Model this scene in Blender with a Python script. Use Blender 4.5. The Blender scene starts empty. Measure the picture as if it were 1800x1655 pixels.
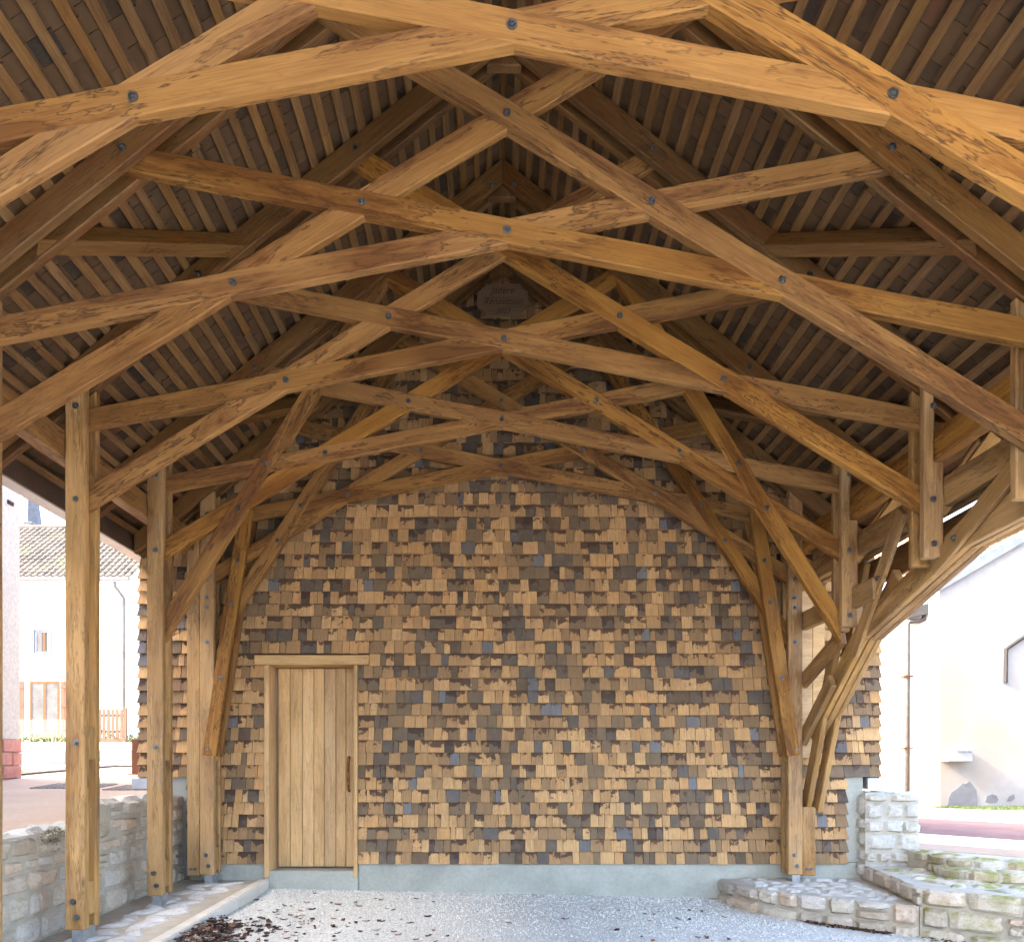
import bpy, bmesh, math, random
from mathutils import Matrix, Vector, noise as mnoise
R = math.radians
sc = bpy.context.scene
col = sc.collection
rng = random.Random(7)

# ------------------------------------------------------------------ camera
EYE = 1.37; F = 1400.0; PX, PY = 868.0, 1345.0       # focal length and principal point in photo pixels
cam = bpy.data.cameras.new('camera'); camo = bpy.data.objects.new('camera', cam); col.objects.link(camo)
camo.location = (0, 0, EYE); camo.rotation_euler = (R(90), 0, 0)
cam.sensor_width = 36; cam.sensor_fit = 'HORIZONTAL'; cam.lens = 36 * F / 1800
cam.shift_x = (900 - PX) / 1800; cam.shift_y = (PY - 827.5) / 1800
cam.clip_start = 0.05; cam.clip_end = 2000
sc.camera = camo

# ------------------------------------------------------------------ sky, sun, exposure
SUN_EL, SUN_AZ = 35.0, 267.0                          # azimuth clockwise from +Y: sun to the left, a little behind the viewer
to_sun = Vector((math.sin(R(SUN_AZ)) * math.cos(R(SUN_EL)), math.cos(R(SUN_AZ)) * math.cos(R(SUN_EL)), math.sin(R(SUN_EL))))
world = bpy.data.worlds.new('World'); sc.world = world; world.use_nodes = True
wt = world.node_tree; wt.nodes.clear()
wo = wt.nodes.new('ShaderNodeOutputWorld'); wb = wt.nodes.new('ShaderNodeBackground'); ws = wt.nodes.new('ShaderNodeTexSky')
ws.sky_type = 'NISHITA'; ws.sun_disc = False; ws.sun_elevation = R(SUN_EL); ws.sun_rotation = R(SUN_AZ)
ws.dust_density = 6.0; ws.air_density = 0.8; ws.ozone_density = 0.2
wb.inputs['Strength'].default_value = 0.15
wt.links.new(ws.outputs[0], wb.inputs[0]); wt.links.new(wb.outputs[0], wo.inputs[0])
sl = bpy.data.lights.new('sun', 'SUN'); so = bpy.data.objects.new('sun', sl); col.objects.link(so)
sl.energy = 2.0; sl.angle = R(0.6); sl.color = (1.0, 0.95, 0.87)
so.rotation_euler = to_sun.to_track_quat('Z', 'Y').to_euler(); so.location = to_sun * 40
sc.view_settings.view_transform = 'Standard'; sc.view_settings.look = 'None'
sc.view_settings.gamma = 1.0; sc.view_settings.use_curve_mapping = False
sc.view_settings.exposure = 4.05
sc.cycles.use_denoising = True
sc.cycles.max_bounces = 6; sc.cycles.diffuse_bounces = 4; sc.cycles.glossy_bounces = 2
sc.cycles.sample_clamp_indirect = 8; sc.cycles.use_adaptive_sampling = True; sc.cycles.adaptive_threshold = 0.02

# ------------------------------------------------------------------ node helpers
class NT:
    def __init__(s, name):
        s.m = bpy.data.materials.new(name); s.m.use_nodes = True; s.t = s.m.node_tree
        s.t.nodes.clear(); s.out = s.n('ShaderNodeOutputMaterial'); s.b = s.n('ShaderNodeBsdfPrincipled')
        s.l(s.b.outputs[0], s.out.inputs[0])
    def n(s, kind, **kw):
        x = s.t.nodes.new(kind)
        for k, v in kw.items(): setattr(x, k, v)
        return x
    def l(s, a, b): s.t.links.new(a, b)
    def inp(s, sock, v):
        if isinstance(v, bpy.types.NodeSocket): s.l(v, sock)
        else: sock.default_value = v
    def math(s, op, a, b=0.0, c=0.0):
        x = s.n('ShaderNodeMath', operation=op)
        s.inp(x.inputs[0], a); s.inp(x.inputs[1], b); s.inp(x.inputs[2], c)
        return x.outputs[0]
    def vmath(s, op, a, b):
        x = s.n('ShaderNodeVectorMath', operation=op); s.inp(x.inputs[0], a); s.inp(x.inputs[1], b); return x.outputs[0]
    def noise(s, vec, scale, detail=4.0, rough=0.55, dist=0.0):
        x = s.n('ShaderNodeTexNoise'); s.inp(x.inputs['Vector'], vec); s.inp(x.inputs['Scale'], scale)
        x.inputs['Detail'].default_value = detail; x.inputs['Roughness'].default_value = rough; x.inputs['Distortion'].default_value = dist
        return x.outputs[0]
    def vor(s, vec, scale, feature='F1', out=0, rnd=1.0):
        x = s.n('ShaderNodeTexVoronoi', feature=feature); s.inp(x.inputs['Vector'], vec); s.inp(x.inputs['Scale'], scale)
        x.inputs['Randomness'].default_value = rnd
        return x.outputs[out]
    def ramp(s, f, stops, mode='LINEAR'):
        x = s.n('ShaderNodeValToRGB'); x.color_ramp.interpolation = mode; e = x.color_ramp.elements
        while len(e) > 1: e.remove(e[-1])
        for i, (p, c) in enumerate(stops):
            k = e[0] if i == 0 else e.new(p)
            k.position = p; k.color = (*c, 1) if len(c) == 3 else c
        s.inp(x.inputs[0], f); return x.outputs[0]
    def mix(s, f, a, b, mode='MIX'):
        x = s.n('ShaderNodeMix', data_type='RGBA', blend_type=mode)
        s.inp(x.inputs[0], f)
        for k, v in ((6, a), (7, b)):
            if isinstance(v, tuple): v = (*v, 1) if len(v) == 3 else v
            s.inp(x.inputs[k], v)
        return x.outputs[2]
    def mr(s, v, a, b, c=0.0, d=1.0):
        x = s.n('ShaderNodeMapRange'); s.inp(x.inputs[0], v)
        for i, k in enumerate((a, b, c, d)): x.inputs[i + 1].default_value = k
        return x.outputs[0]
    def mapping(s, vec, scale=(1, 1, 1), loc=(0, 0, 0)):
        x = s.n('ShaderNodeMapping'); s.inp(x.inputs[0], vec); x.inputs['Scale'].default_value = scale; s.inp(x.inputs['Location'], loc); return x.outputs[0]
    def obj(s): return s.n('ShaderNodeTexCoord').outputs['Object']
    def pos(s): return s.n('ShaderNodeNewGeometry').outputs['Position']
    def rnd(s): return s.n('ShaderNodeObjectInfo').outputs['Random']
    def attr(s, name): return s.n('ShaderNodeAttribute', attribute_name=name).outputs['Fac']
    def bump(s, h, strength, dist):
        x = s.n('ShaderNodeBump'); s.inp(x.inputs['Height'], h); x.inputs['Strength'].default_value = strength; x.inputs['Distance'].default_value = dist
        s.l(x.outputs[0], s.b.inputs['Normal'])
    def fin(s, colr, rough=0.8, metal=0.0, spec=0.3):
        s.inp(s.b.inputs['Base Color'], (*colr, 1) if isinstance(colr, tuple) else colr)
        s.inp(s.b.inputs['Roughness'], rough); s.b.inputs['Metallic'].default_value = metal
        s.b.inputs['Specular IOR Level'].default_value = spec
        return s.m

def wood(name, light, dark, stain=1.0, grey=0.0):
    t = NT(name); r = t.rnd()
    off = t.n('ShaderNodeCombineXYZ'); t.l(t.math('MULTIPLY', r, 57.0), off.inputs[0]); t.l(t.math('MULTIPLY', r, 31.0), off.inputs[1]); t.l(t.math('MULTIPLY', r, 83.0), off.inputs[2])
    p = t.vmath('ADD', t.obj(), off.outputs[0])
    tone = t.noise(t.mapping(p, (1.3, 8, 8)), 1.0, 3, 0.6)
    grain = t.noise(t.mapping(p, (4, 110, 110)), 1.0, 2, 0.6)
    ring = t.noise(t.mapping(p, (1.6, 16, 16)), 1.0, 2, 0.5, 1.0)
    ringl = t.math('ABSOLUTE', t.math('SUBTRACT', t.math('FRACT', t.math('MULTIPLY', ring, 9.0)), 0.5))
    c = t.mix(t.mr(tone, 0.3, 0.7), dark, light)
    c = t.mix(t.math('MULTIPLY', t.mr(ringl, 0.0, 0.16, 1, 0), 0.28), c, tuple(v * 0.62 for v in dark))
    c = t.mix(t.math('MULTIPLY', t.mr(grain, 0.42, 0.72), 0.42), c, tuple(v * 0.55 for v in dark))
    # tide-line stains: brown blots with dark jagged rims, drawn along the beam
    sn = t.noise(t.mapping(p, (0.85, 6.0, 6.0)), 1.0, 5, 0.66, 0.3)
    mask = t.mr(t.noise(t.mapping(p, (0.9, 2.2, 2.2), (5, 9, 2)), 1.0, 1), 0.33, 0.50)
    blot = t.math('MULTIPLY', t.mr(sn, 0.475, 0.57), mask)
    rim = t.math('MULTIPLY', t.mr(t.math('ABSOLUTE', t.math('SUBTRACT', sn, 0.485)), 0.0, 0.017, 1, 0), mask)
    rim2 = t.math('MULTIPLY', t.mr(t.math('ABSOLUTE', t.math('SUBTRACT', sn, 0.59)), 0.0, 0.022, 1, 0), mask)
    c = t.mix(t.math('MULTIPLY', blot, 0.85 * stain), c, (0.150, 0.056, 0.012))
    c = t.mix(t.math('MULTIPLY', t.math('MAXIMUM', rim, t.math('MULTIPLY', rim2, 0.7)), 0.85 * stain), c, (0.050, 0.019, 0.006))
    # drying checks and knots
    ck = t.noise(t.mapping(p, (1.2, 26, 26), (3, 3, 3)), 1.0, 2, 0.5)
    chk = t.math('MULTIPLY', t.mr(t.math('ABSOLUTE', t.math('SUBTRACT', ck, 0.5)), 0.0, 0.006, 1, 0), t.mr(t.noise(t.mapping(p, (1.1, 3, 3)), 1.0, 1), 0.58, 0.64))
    kn = t.vor(t.mapping(p, (1.4, 5, 5)), 1.0)
    knm = t.mr(kn, 0.03, 0.085, 1, 0)
    c = t.mix(t.math('MULTIPLY', chk, 0.75), c, (0.05, 0.024, 0.012))
    c = t.mix(t.math('MULTIPLY', knm, 0.75), c, (0.07, 0.03, 0.012))
    if grey: c = t.mix(t.math('MULTIPLY', t.mr(t.noise(p, 3.0, 4), 0.45, 0.7), grey), c, (0.22, 0.19, 0.15))
    # piece to piece tone
    hv = t.n('ShaderNodeHueSaturation'); t.l(c, hv.inputs['Color']); t.l(t.mr(r, 0, 1, 0.84, 1.08), hv.inputs['Value']); t.l(t.mr(t.math('FRACT', t.math('MULTIPLY', r, 7.3)), 0, 1, 0.96, 1.06), hv.inputs['Saturation'])
    t.bump(grain, 0.3, 0.003)
    return t.fin(hv.outputs[0], t.mr(grain, 0.3, 0.7, 0.55, 0.8), 0, 0.35)

M = {}
M['oak'] = wood('oak_beam', (0.400, 0.203, 0.056), (0.272, 0.124, 0.030))
M['post'] = wood('oak_post', (0.52, 0.315, 0.128), (0.38, 0.210, 0.073), 0.6, 0.2)
M['rafter'] = wood('oak_rafter_shaded', (0.230, 0.122, 0.040), (0.145, 0.070, 0.021), 0.9)  # darker copy of the beam oak: shade under the roof put into the colour
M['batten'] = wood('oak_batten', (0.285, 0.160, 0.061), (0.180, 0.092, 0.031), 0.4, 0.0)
M['door'] = wood('oak_door', (0.76, 0.50, 0.250), (0.64, 0.41, 0.19), 0.28, 0.0)
M['plaque'] = wood('plaque_board', (0.24, 0.155, 0.092), (0.18, 0.112, 0.062), 0.2)

def shingle_mat(name, stops, stainamt, row0=0.0, pitch=0.13, wall=True):
    t = NT(name); r = t.math('FRACT', t.math('ADD', t.rnd(), t.attr('rnd'))); r2 = t.math('FRACT', t.math('MULTIPLY', r, 17.31)); p = t.pos()
    off = t.n('ShaderNodeCombineXYZ'); t.l(t.math('MULTIPLY', r, 91.0), off.inputs[0]); t.l(t.math('MULTIPLY', r2, 47.0), off.inputs[1]); t.l(t.math('MULTIPLY', r, 29.0), off.inputs[2])
    q = t.vmath('ADD', p, off.outputs[0])
    base = t.ramp(r, stops)
    gs = (85, 4, 7) if wall else (8, 85, 60)
    g = t.noise(t.mapping(q, gs), 1.0, 4, 0.6)
    c = t.mix(t.math('MULTIPLY', t.mr(g, 0.35, 0.75), 0.45), base, (0.10, 0.065, 0.04))
    lo = t.noise(q, 9.0, 4, 0.6)
    c = t.mix(t.math('MULTIPLY', t.mr(lo, 0.45, 0.7), 0.35 if wall else 0.15), c, (0.26, 0.19, 0.115) if wall else (0.20, 0.13, 0.07))
    if wall:
        sx = t.n('ShaderNodeSeparateXYZ'); t.l(p, sx.inputs[0])
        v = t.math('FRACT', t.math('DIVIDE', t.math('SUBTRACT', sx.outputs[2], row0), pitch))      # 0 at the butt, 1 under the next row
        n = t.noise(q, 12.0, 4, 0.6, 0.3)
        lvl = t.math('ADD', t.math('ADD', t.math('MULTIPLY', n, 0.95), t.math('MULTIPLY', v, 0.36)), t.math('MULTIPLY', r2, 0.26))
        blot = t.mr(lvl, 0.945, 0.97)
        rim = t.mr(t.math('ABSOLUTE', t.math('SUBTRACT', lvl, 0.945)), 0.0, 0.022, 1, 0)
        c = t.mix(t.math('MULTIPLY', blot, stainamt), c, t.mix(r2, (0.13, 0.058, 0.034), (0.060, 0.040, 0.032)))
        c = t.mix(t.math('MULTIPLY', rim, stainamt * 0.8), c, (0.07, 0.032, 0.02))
        wl = t.noise(t.mapping(q, (14, 4, 14), (7, 1, 3)), 1.0, 5, 0.6, 0.4)
        lines = t.math('MULTIPLY', t.mr(t.math('ABSOLUTE', t.math('SUBTRACT', wl, 0.5)), 0, 0.012, 1, 0), t.mr(r2, 0.35, 0.7))
        c = t.mix(t.math('MULTIPLY', lines, 0.7), c, (0.11, 0.05, 0.03))
    t.bump(t.math('ADD', g, lo), 0.4, 0.003)
    return t.fin(c, 0.8, 0, 0.25)
ROW0, PITCH = 0.338, 0.130
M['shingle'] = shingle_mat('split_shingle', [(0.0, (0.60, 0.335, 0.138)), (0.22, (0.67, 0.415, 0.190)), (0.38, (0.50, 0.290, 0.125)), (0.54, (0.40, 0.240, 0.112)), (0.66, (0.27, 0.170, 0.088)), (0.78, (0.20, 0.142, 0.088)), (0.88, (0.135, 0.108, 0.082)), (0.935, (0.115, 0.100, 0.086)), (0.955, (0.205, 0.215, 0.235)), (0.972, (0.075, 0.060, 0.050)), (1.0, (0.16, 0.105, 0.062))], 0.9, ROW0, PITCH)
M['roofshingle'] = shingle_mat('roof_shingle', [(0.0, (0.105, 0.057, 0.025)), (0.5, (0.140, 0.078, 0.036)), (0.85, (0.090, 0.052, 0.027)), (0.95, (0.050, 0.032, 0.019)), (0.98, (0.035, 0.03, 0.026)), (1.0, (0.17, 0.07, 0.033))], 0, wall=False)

def simple(name, c1, c2, scale=4.0, rough=0.8, metal=0.0, bump=0.2, bd=0.004, detail=5, spec=0.3, c3=None, pos=True):
    t = NT(name); p = t.pos() if pos else t.vmath('ADD', t.obj(), t.n('ShaderNodeObjectInfo').outputs['Location'])
    n = t.noise(p, scale, detail, 0.6, 0.2); f = t.noise(p, scale * 14, 3, 0.6)
    c = t.mix(t.mr(n, 0.35, 0.65), c1, c2)
    c = t.mix(t.math('MULTIPLY', t.mr(f, 0.4, 0.75), 0.25), c, tuple(v * 0.5 for v in c1))
    if c3: c = t.mix(t.mr(t.noise(p, scale * 0.37, 4), 0.56, 0.66), c, c3)
    if bump: t.bump(t.math('ADD', n, f), bump, bd)
    return t.fin(c, rough, metal, spec)
M['concrete'] = simple('grey_concrete', (0.34, 0.350, 0.305), (0.44, 0.450, 0.395), 2.4, 0.85, 0, 0.25, 0.004, c3=(0.37, 0.375, 0.335))
M['zinc'] = simple('zinc', (0.42, 0.45, 0.48), (0.55, 0.58, 0.61), 6, 0.45, 0.6, 0.05)
M['oldzinc'] = simple('weathered_zinc', (0.125, 0.145, 0.17), (0.165, 0.185, 0.215), 6, 0.7, 0, 0.05)
M['leadpipe'] = simple('old_pipe', (0.045, 0.044, 0.043), (0.07, 0.069, 0.067), 9, 0.8, 0, 0.1)
M['letterpaint'] = simple('letterbox_paint', (0.20, 0.205, 0.215), (0.22, 0.225, 0.235), 3, 0.5, 0, 0)
M['steel'] = simple('galvanised_steel', (0.15, 0.15, 0.15), (0.26, 0.26, 0.26), 20, 0.34, 0.9, 0.05)
M['shoe'] = simple('shoe_steel', (0.30, 0.31, 0.32), (0.42, 0.43, 0.44), 12, 0.5, 0.6, 0.1)
M['dark'] = simple('dark_iron', (0.014, 0.012, 0.011), (0.022, 0.019, 0.017), 20, 0.8, 0.0, 0.1)
M['fascia'] = simple('brown_metal', (0.13, 0.085, 0.06), (0.16, 0.105, 0.075), 5, 0.5, 0.2, 0.05)
M['guttermetal'] = simple('pale_metal', (0.62, 0.55, 0.50), (0.70, 0.63, 0.58), 3, 0.5, 0.1, 0.05)
M['mortar'] = simple('mortar', (0.42, 0.385, 0.31), (0.50, 0.46, 0.38), 9, 0.95, 0, 0.6, 0.01)
M['kerb'] = simple('kerb_stone', (0.56, 0.53, 0.46), (0.64, 0.61, 0.54), 5, 0.9, 0, 0.25, 0.004)
M['pavement'] = simple('beige_pavement', (0.41, 0.305, 0.225), (0.46, 0.345, 0.26), 1.3, 0.9, 0, 0.3, 0.004, spec=0.0, c3=(0.40, 0.315, 0.245))
M['asphalt'] = simple('asphalt', (0.05, 0.052, 0.058), (0.065, 0.066, 0.07), 2, 0.9, 0, 0.4, 0.004, spec=0.0)
M['redroad'] = simple('reddish_road', (0.17, 0.11, 0.105), (0.20, 0.135, 0.127), 3, 0.9, 0, 0.4, 0.004, spec=0.0)
M['white'] = simple('white_render', (0.74, 0.72, 0.68), (0.80, 0.78, 0.75), 0.6, 0.9, 0, 0.1)
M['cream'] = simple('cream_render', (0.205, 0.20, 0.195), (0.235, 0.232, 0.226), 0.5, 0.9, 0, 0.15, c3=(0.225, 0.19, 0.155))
M['rough'] = simple('rough_grey_render', (0.50, 0.55, 0.53), (0.64, 0.70, 0.675), 22, 0.95, 0, 1.0, 0.02)
M['patch'] = simple('bare_render_patch', (0.105, 0.105, 0.112), (0.13, 0.13, 0.138), 8, 0.95, 0, 0.3, 0.01)
M['redblock'] = simple('red_split_block', (0.34, 0.165, 0.145), (0.42, 0.235, 0.21), 14, 0.9, 0, 0.8, 0.01)
M['orangewood'] = simple('orange_joinery', (0.17, 0.045, 0.010), (0.21, 0.062, 0.015), 6, 0.5, 0, 0.1)
M['shutter'] = simple('terracotta_shutter', (0.17, 0.068, 0.043), (0.20, 0.085, 0.055), 6, 0.7, 0, 0.1)
M['fencewood'] = simple('fence_board', (0.10, 0.068, 0.045), (0.125, 0.088, 0.06), 5, 0.8, 0, 0.2)
M['rust'] = simple('rusty_steel', (0.085, 0.036, 0.02), (0.12, 0.052, 0.03), 8, 0.85, 0.2, 0.2)
M['slate'] = simple('slate', (0.06, 0.075, 0.095), (0.09, 0.105, 0.13), 3, 0.6, 0, 0.2)
M['tile'] = simple('weathered_tile', (0.07, 0.055, 0.042), (0.135, 0.11, 0.085), 1.7, 0.85, 0, 0.2, c3=(0.15, 0.14, 0.07))
M['tileorange'] = simple('pale_orange_tile', (0.27, 0.15, 0.085), (0.32, 0.195, 0.12), 2, 0.85, 0, 0.2)
M['curtain'] = simple('net_curtain', (0.09, 0.095, 0.10), (0.14, 0.148, 0.15), 3, 0.8, 0, 0.0)
M['whitepaint'] = simple('white_paint', (0.78, 0.79, 0.80), (0.82, 0.83, 0.84), 3, 0.45, 0, 0.0)
M['leafgreen'] = simple('green_leaf', (0.05, 0.085, 0.02), (0.11, 0.15, 0.035), 3, 0.7, 0, 0)
M['moss'] = simple('dry_moss', (0.12, 0.10, 0.045), (0.22, 0.19, 0.09), 30, 0.95, 0, 0.5)
M['grass'] = simple('grass_blade', (0.025, 0.045, 0.010), (0.05, 0.07, 0.018), 6, 0.8, 0, 0)
M['soil'] = simple('grey_soil', (0.12, 0.115, 0.11), (0.18, 0.17, 0.16), 6, 0.95, 0, 0.4)
M['wire'] = simple('fence_wire', (0.35, 0.30, 0.26), (0.42, 0.36, 0.31), 6, 0.6, 0.3, 0)
M['ink'] = simple('burnt_lettering', (0.07, 0.042, 0.026), (0.085, 0.052, 0.032), 30, 0.9, 0, 0)
M['iron_grate'] = simple('cast_iron', (0.22, 0.19, 0.17), (0.28, 0.25, 0.22), 12, 0.7, 0.3, 0.2)

def stone_mat(name, stops, moss=0.0):
    t = NT(name); r = t.rnd(); p = t.pos()
    off = t.n('ShaderNodeCombineXYZ'); t.l(t.math('MULTIPLY', r, 61.0), off.inputs[0]); t.l(t.math('MULTIPLY', r, 23.0), off.inputs[2]); q = t.vmath('ADD', p, off.outputs[0])
    c = t.ramp(r, stops)
    n = t.noise(q, 7.0, 6, 0.65, 0.5); f = t.noise(q, 60.0, 4, 0.7); k = t.noise(t.mapping(q, (10, 10, 26)), 1.0, 5, 0.6, 0.6)
    c = t.mix(t.math('MULTIPLY', t.mr(n, 0.42, 0.68), 0.55), c, (0.62, 0.58, 0.51))
    c = t.mix(t.math('MULTIPLY', t.mr(k, 0.52, 0.72), 0.5), c, (0.25, 0.20, 0.145))
    c = t.mix(t.math('MULTIPLY', t.mr(f, 0.5, 0.75), 0.45), c, (0.17, 0.15, 0.125))
    if moss:
        g = t.n('ShaderNodeNewGeometry'); sp = t.n('ShaderNodeSeparateXYZ'); t.l(g.outputs['Normal'], sp.inputs[0])
        mm = t.math('MULTIPLY', t.mr(t.noise(p, 4.5, 5, 0.65), 0.42, 0.58), t.mr(sp.outputs[2], -0.4, 0.7, 0.35, 1.0))
        c = t.mix(t.math('MULTIPLY', mm, moss), c, (0.21, 0.215, 0.035))
    t.bump(t.math('ADD', t.math('ADD', n, t.math('MULTIPLY', f, 0.35)), k), 0.7, 0.012)
    return t.fin(c, 0.92, 0, 0.2)
ST = [(0, (0.46, 0.40, 0.31)), (0.25, (0.53, 0.47, 0.37)), (0.45, (0.50, 0.47, 0.42)), (0.62, (0.55, 0.42, 0.30)), (0.8, (0.42, 0.39, 0.34)), (1, (0.38, 0.30, 0.20))]
M['stone'] = stone_mat('limestone', ST)
M['mossy'] = stone_mat('mossy_limestone', ST, 0.9)
M['palestone'] = stone_mat('pale_limestone', [(0, (0.50, 0.48, 0.43)), (0.4, (0.56, 0.54, 0.50)), (0.75, (0.47, 0.43, 0.36)), (1, (0.44, 0.42, 0.38))], 0.12)
M['flag'] = stone_mat('pale_flagstone', [(0, (0.50, 0.50, 0.49)), (0.5, (0.56, 0.56, 0.55)), (1, (0.46, 0.46, 0.46))])

def gravel_mat():
    t = NT('pale_gravel'); p = t.pos()
    cell = t.vor(p, 85.0, 'F1', 1); d = t.vor(p, 85.0, 'F1', 0); big = t.noise(p, 1.1, 5, 0.6); d2 = t.vor(p, 190.0, 'F1', 0)
    sp = t.n('ShaderNodeSeparateColor'); t.l(cell, sp.inputs[0])
    c = t.ramp(sp.outputs[0], [(0, (0.40, 0.40, 0.37)), (0.3, (0.62, 0.62, 0.575)), (0.7, (0.71, 0.71, 0.66)), (1, (0.79, 0.79, 0.73))])
    c = t.mix(t.math('MULTIPLY', t.mr(big, 0.42, 0.66), 0.4), c, (0.52, 0.52, 0.48))
    t.bump(t.math('ADD', t.math('SUBTRACT', 1.0, d), t.math('MULTIPLY', d2, -0.4)), 0.9, 0.012)
    return t.fin(c, 0.9, 0, 0.2)
M['gravel'] = gravel_mat()
def pebble_mat():
    t = NT('pebbles'); r = t.attr('rnd')
    return t.fin(t.ramp(r, [(0, (0.20, 0.20, 0.185)), (0.25, (0.58, 0.58, 0.535)), (0.7, (0.72, 0.715, 0.66)), (1, (0.80, 0.795, 0.74))]), 0.85, 0, 0.2)
M['pebble'] = pebble_mat()
def leaf_mat():
    t = NT('dry_leaf'); r = t.math('FRACT', t.math('ADD', t.rnd(), t.attr('rnd')))
    c = t.ramp(r, [(0, (0.028, 0.016, 0.013)), (0.45, (0.055, 0.026, 0.02)), (0.72, (0.10, 0.045, 0.03)), (0.88, (0.30, 0.15, 0.08)), (1.0, (0.34, 0.21, 0.13))])
    c = t.mix(t.math('MULTIPLY', t.noise(t.pos(), 60, 3), 0.4), c, (0.03, 0.018, 0.014))
    return t.fin(c, 0.7, 0, 0.3)
M['leaf'] = leaf_mat()
def glass_mat():
    t = NT('window_glass'); return t.fin((0.05, 0.06, 0.055), 0.25, 0, 0.15)
M['glass'] = glass_mat()

# ------------------------------------------------------------------ object helpers
W = {}
def setp(o, k, v):
    if v is not None: o[k] = v
def link(name, me, mat, parent=None, Mw=None, label=None, cat=None, group=None, kind=None):
    o = bpy.data.objects.new(name, me); col.objects.link(o)
    if mat is not None and me is not None and len(me.materials) == 0: me.materials.append(mat if not isinstance(mat, str) else M[mat])
    Mw = Mw if Mw is not None else Matrix.Identity(4)
    W[o.name] = Mw; o.matrix_basis = Mw
    if parent is not None:
        o.parent = parent; o.matrix_parent_inverse = W[parent.name].inverted()
    setp(o, 'label', label); setp(o, 'category', cat); setp(o, 'group', group); setp(o, 'kind', kind)
    return o
def thing(name, label, cat, loc=(0, 0, 0), group=None, kind=None):
    return link(name, None, None, None, Matrix.Translation(loc), label, cat, group, kind)
def T(x, y, z): return Matrix.Translation((x, y, z))
def frame(p0, ax, az):
    """matrix with local X along ax, local Z near az, at p0"""
    ax = Vector(ax).normalized(); az = Vector(az); ay = az.cross(ax).normalized(); az = ax.cross(ay)
    m = Matrix((ax, ay, az)).transposed().to_4x4(); m.translation = Vector(p0); return m
def mesh(name, v, f, smooth=False):
    me = bpy.data.meshes.new(name); me.from_pydata(v, [], f); me.validate(); me.update()
    if smooth:
        for p in me.polygons: p.use_smooth = True
    return me
def prism_mesh(poly, y0, y1):
    """polygon in local (x, z) extruded in local y"""
    a = sum(poly[i][0] * poly[(i + 1) % len(poly)][1] - poly[(i + 1) % len(poly)][0] * poly[i][1] for i in range(len(poly)))
    if a < 0: poly = poly[::-1]
    n = len(poly); v = [(x, y0, z) for x, z in poly] + [(x, y1, z) for x, z in poly]
    f = [tuple(range(n)), tuple(range(2 * n - 1, n - 1, -1))]
    f += [(i, i + n, (i + 1) % n + n, (i + 1) % n) for i in range(n)]
    f = [t[::-1] for t in f[2:]] and [f[0], f[1]] + f[2:]
    return mesh('prism', v, f)
def bevel(o, w=0.006):
    b = o.modifiers.new('bevel', 'BEVEL'); b.width = w; b.segments = 1; b.limit_method = 'ANGLE'; b.angle_limit = R(35); return o
def wobble(poly, amp=0.003, step=0.45):
    out = []; n = len(poly)
    for i in range(n):
        a = Vector(poly[i]); b = Vector(poly[(i + 1) % n]); out.append(tuple(a)); L = (b - a).length
        k = int(L / step)
        nrm = Vector((-(b - a).y, (b - a).x)).normalized() if L > 0 else Vector((0, 0))
        for j in range(1, k):
            q = a.lerp(b, j / k) + nrm * rng.uniform(-amp, amp); out.append(tuple(q))
    return out
def box_mesh(x0, x1, y0, y1, z0, z1):
    return prism_mesh([(x0, z0), (x1, z0), (x1, z1), (x0, z1)], y0, y1)
def boxo(name, x0, x1, y0, y1, z0, z1, mat, parent=None, bev=0.0, **kw):
    cx, cy, cz = (x0 + x1) / 2, (y0 + y1) / 2, (z0 + z1) / 2
    o = link(name, box_mesh(x0 - cx, x1 - cx, y0 - cy, y1 - cy, z0 - cz, z1 - cz), mat, parent, T(cx, cy, cz), **kw)
    if bev: bevel(o, bev)
    return o
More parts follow.
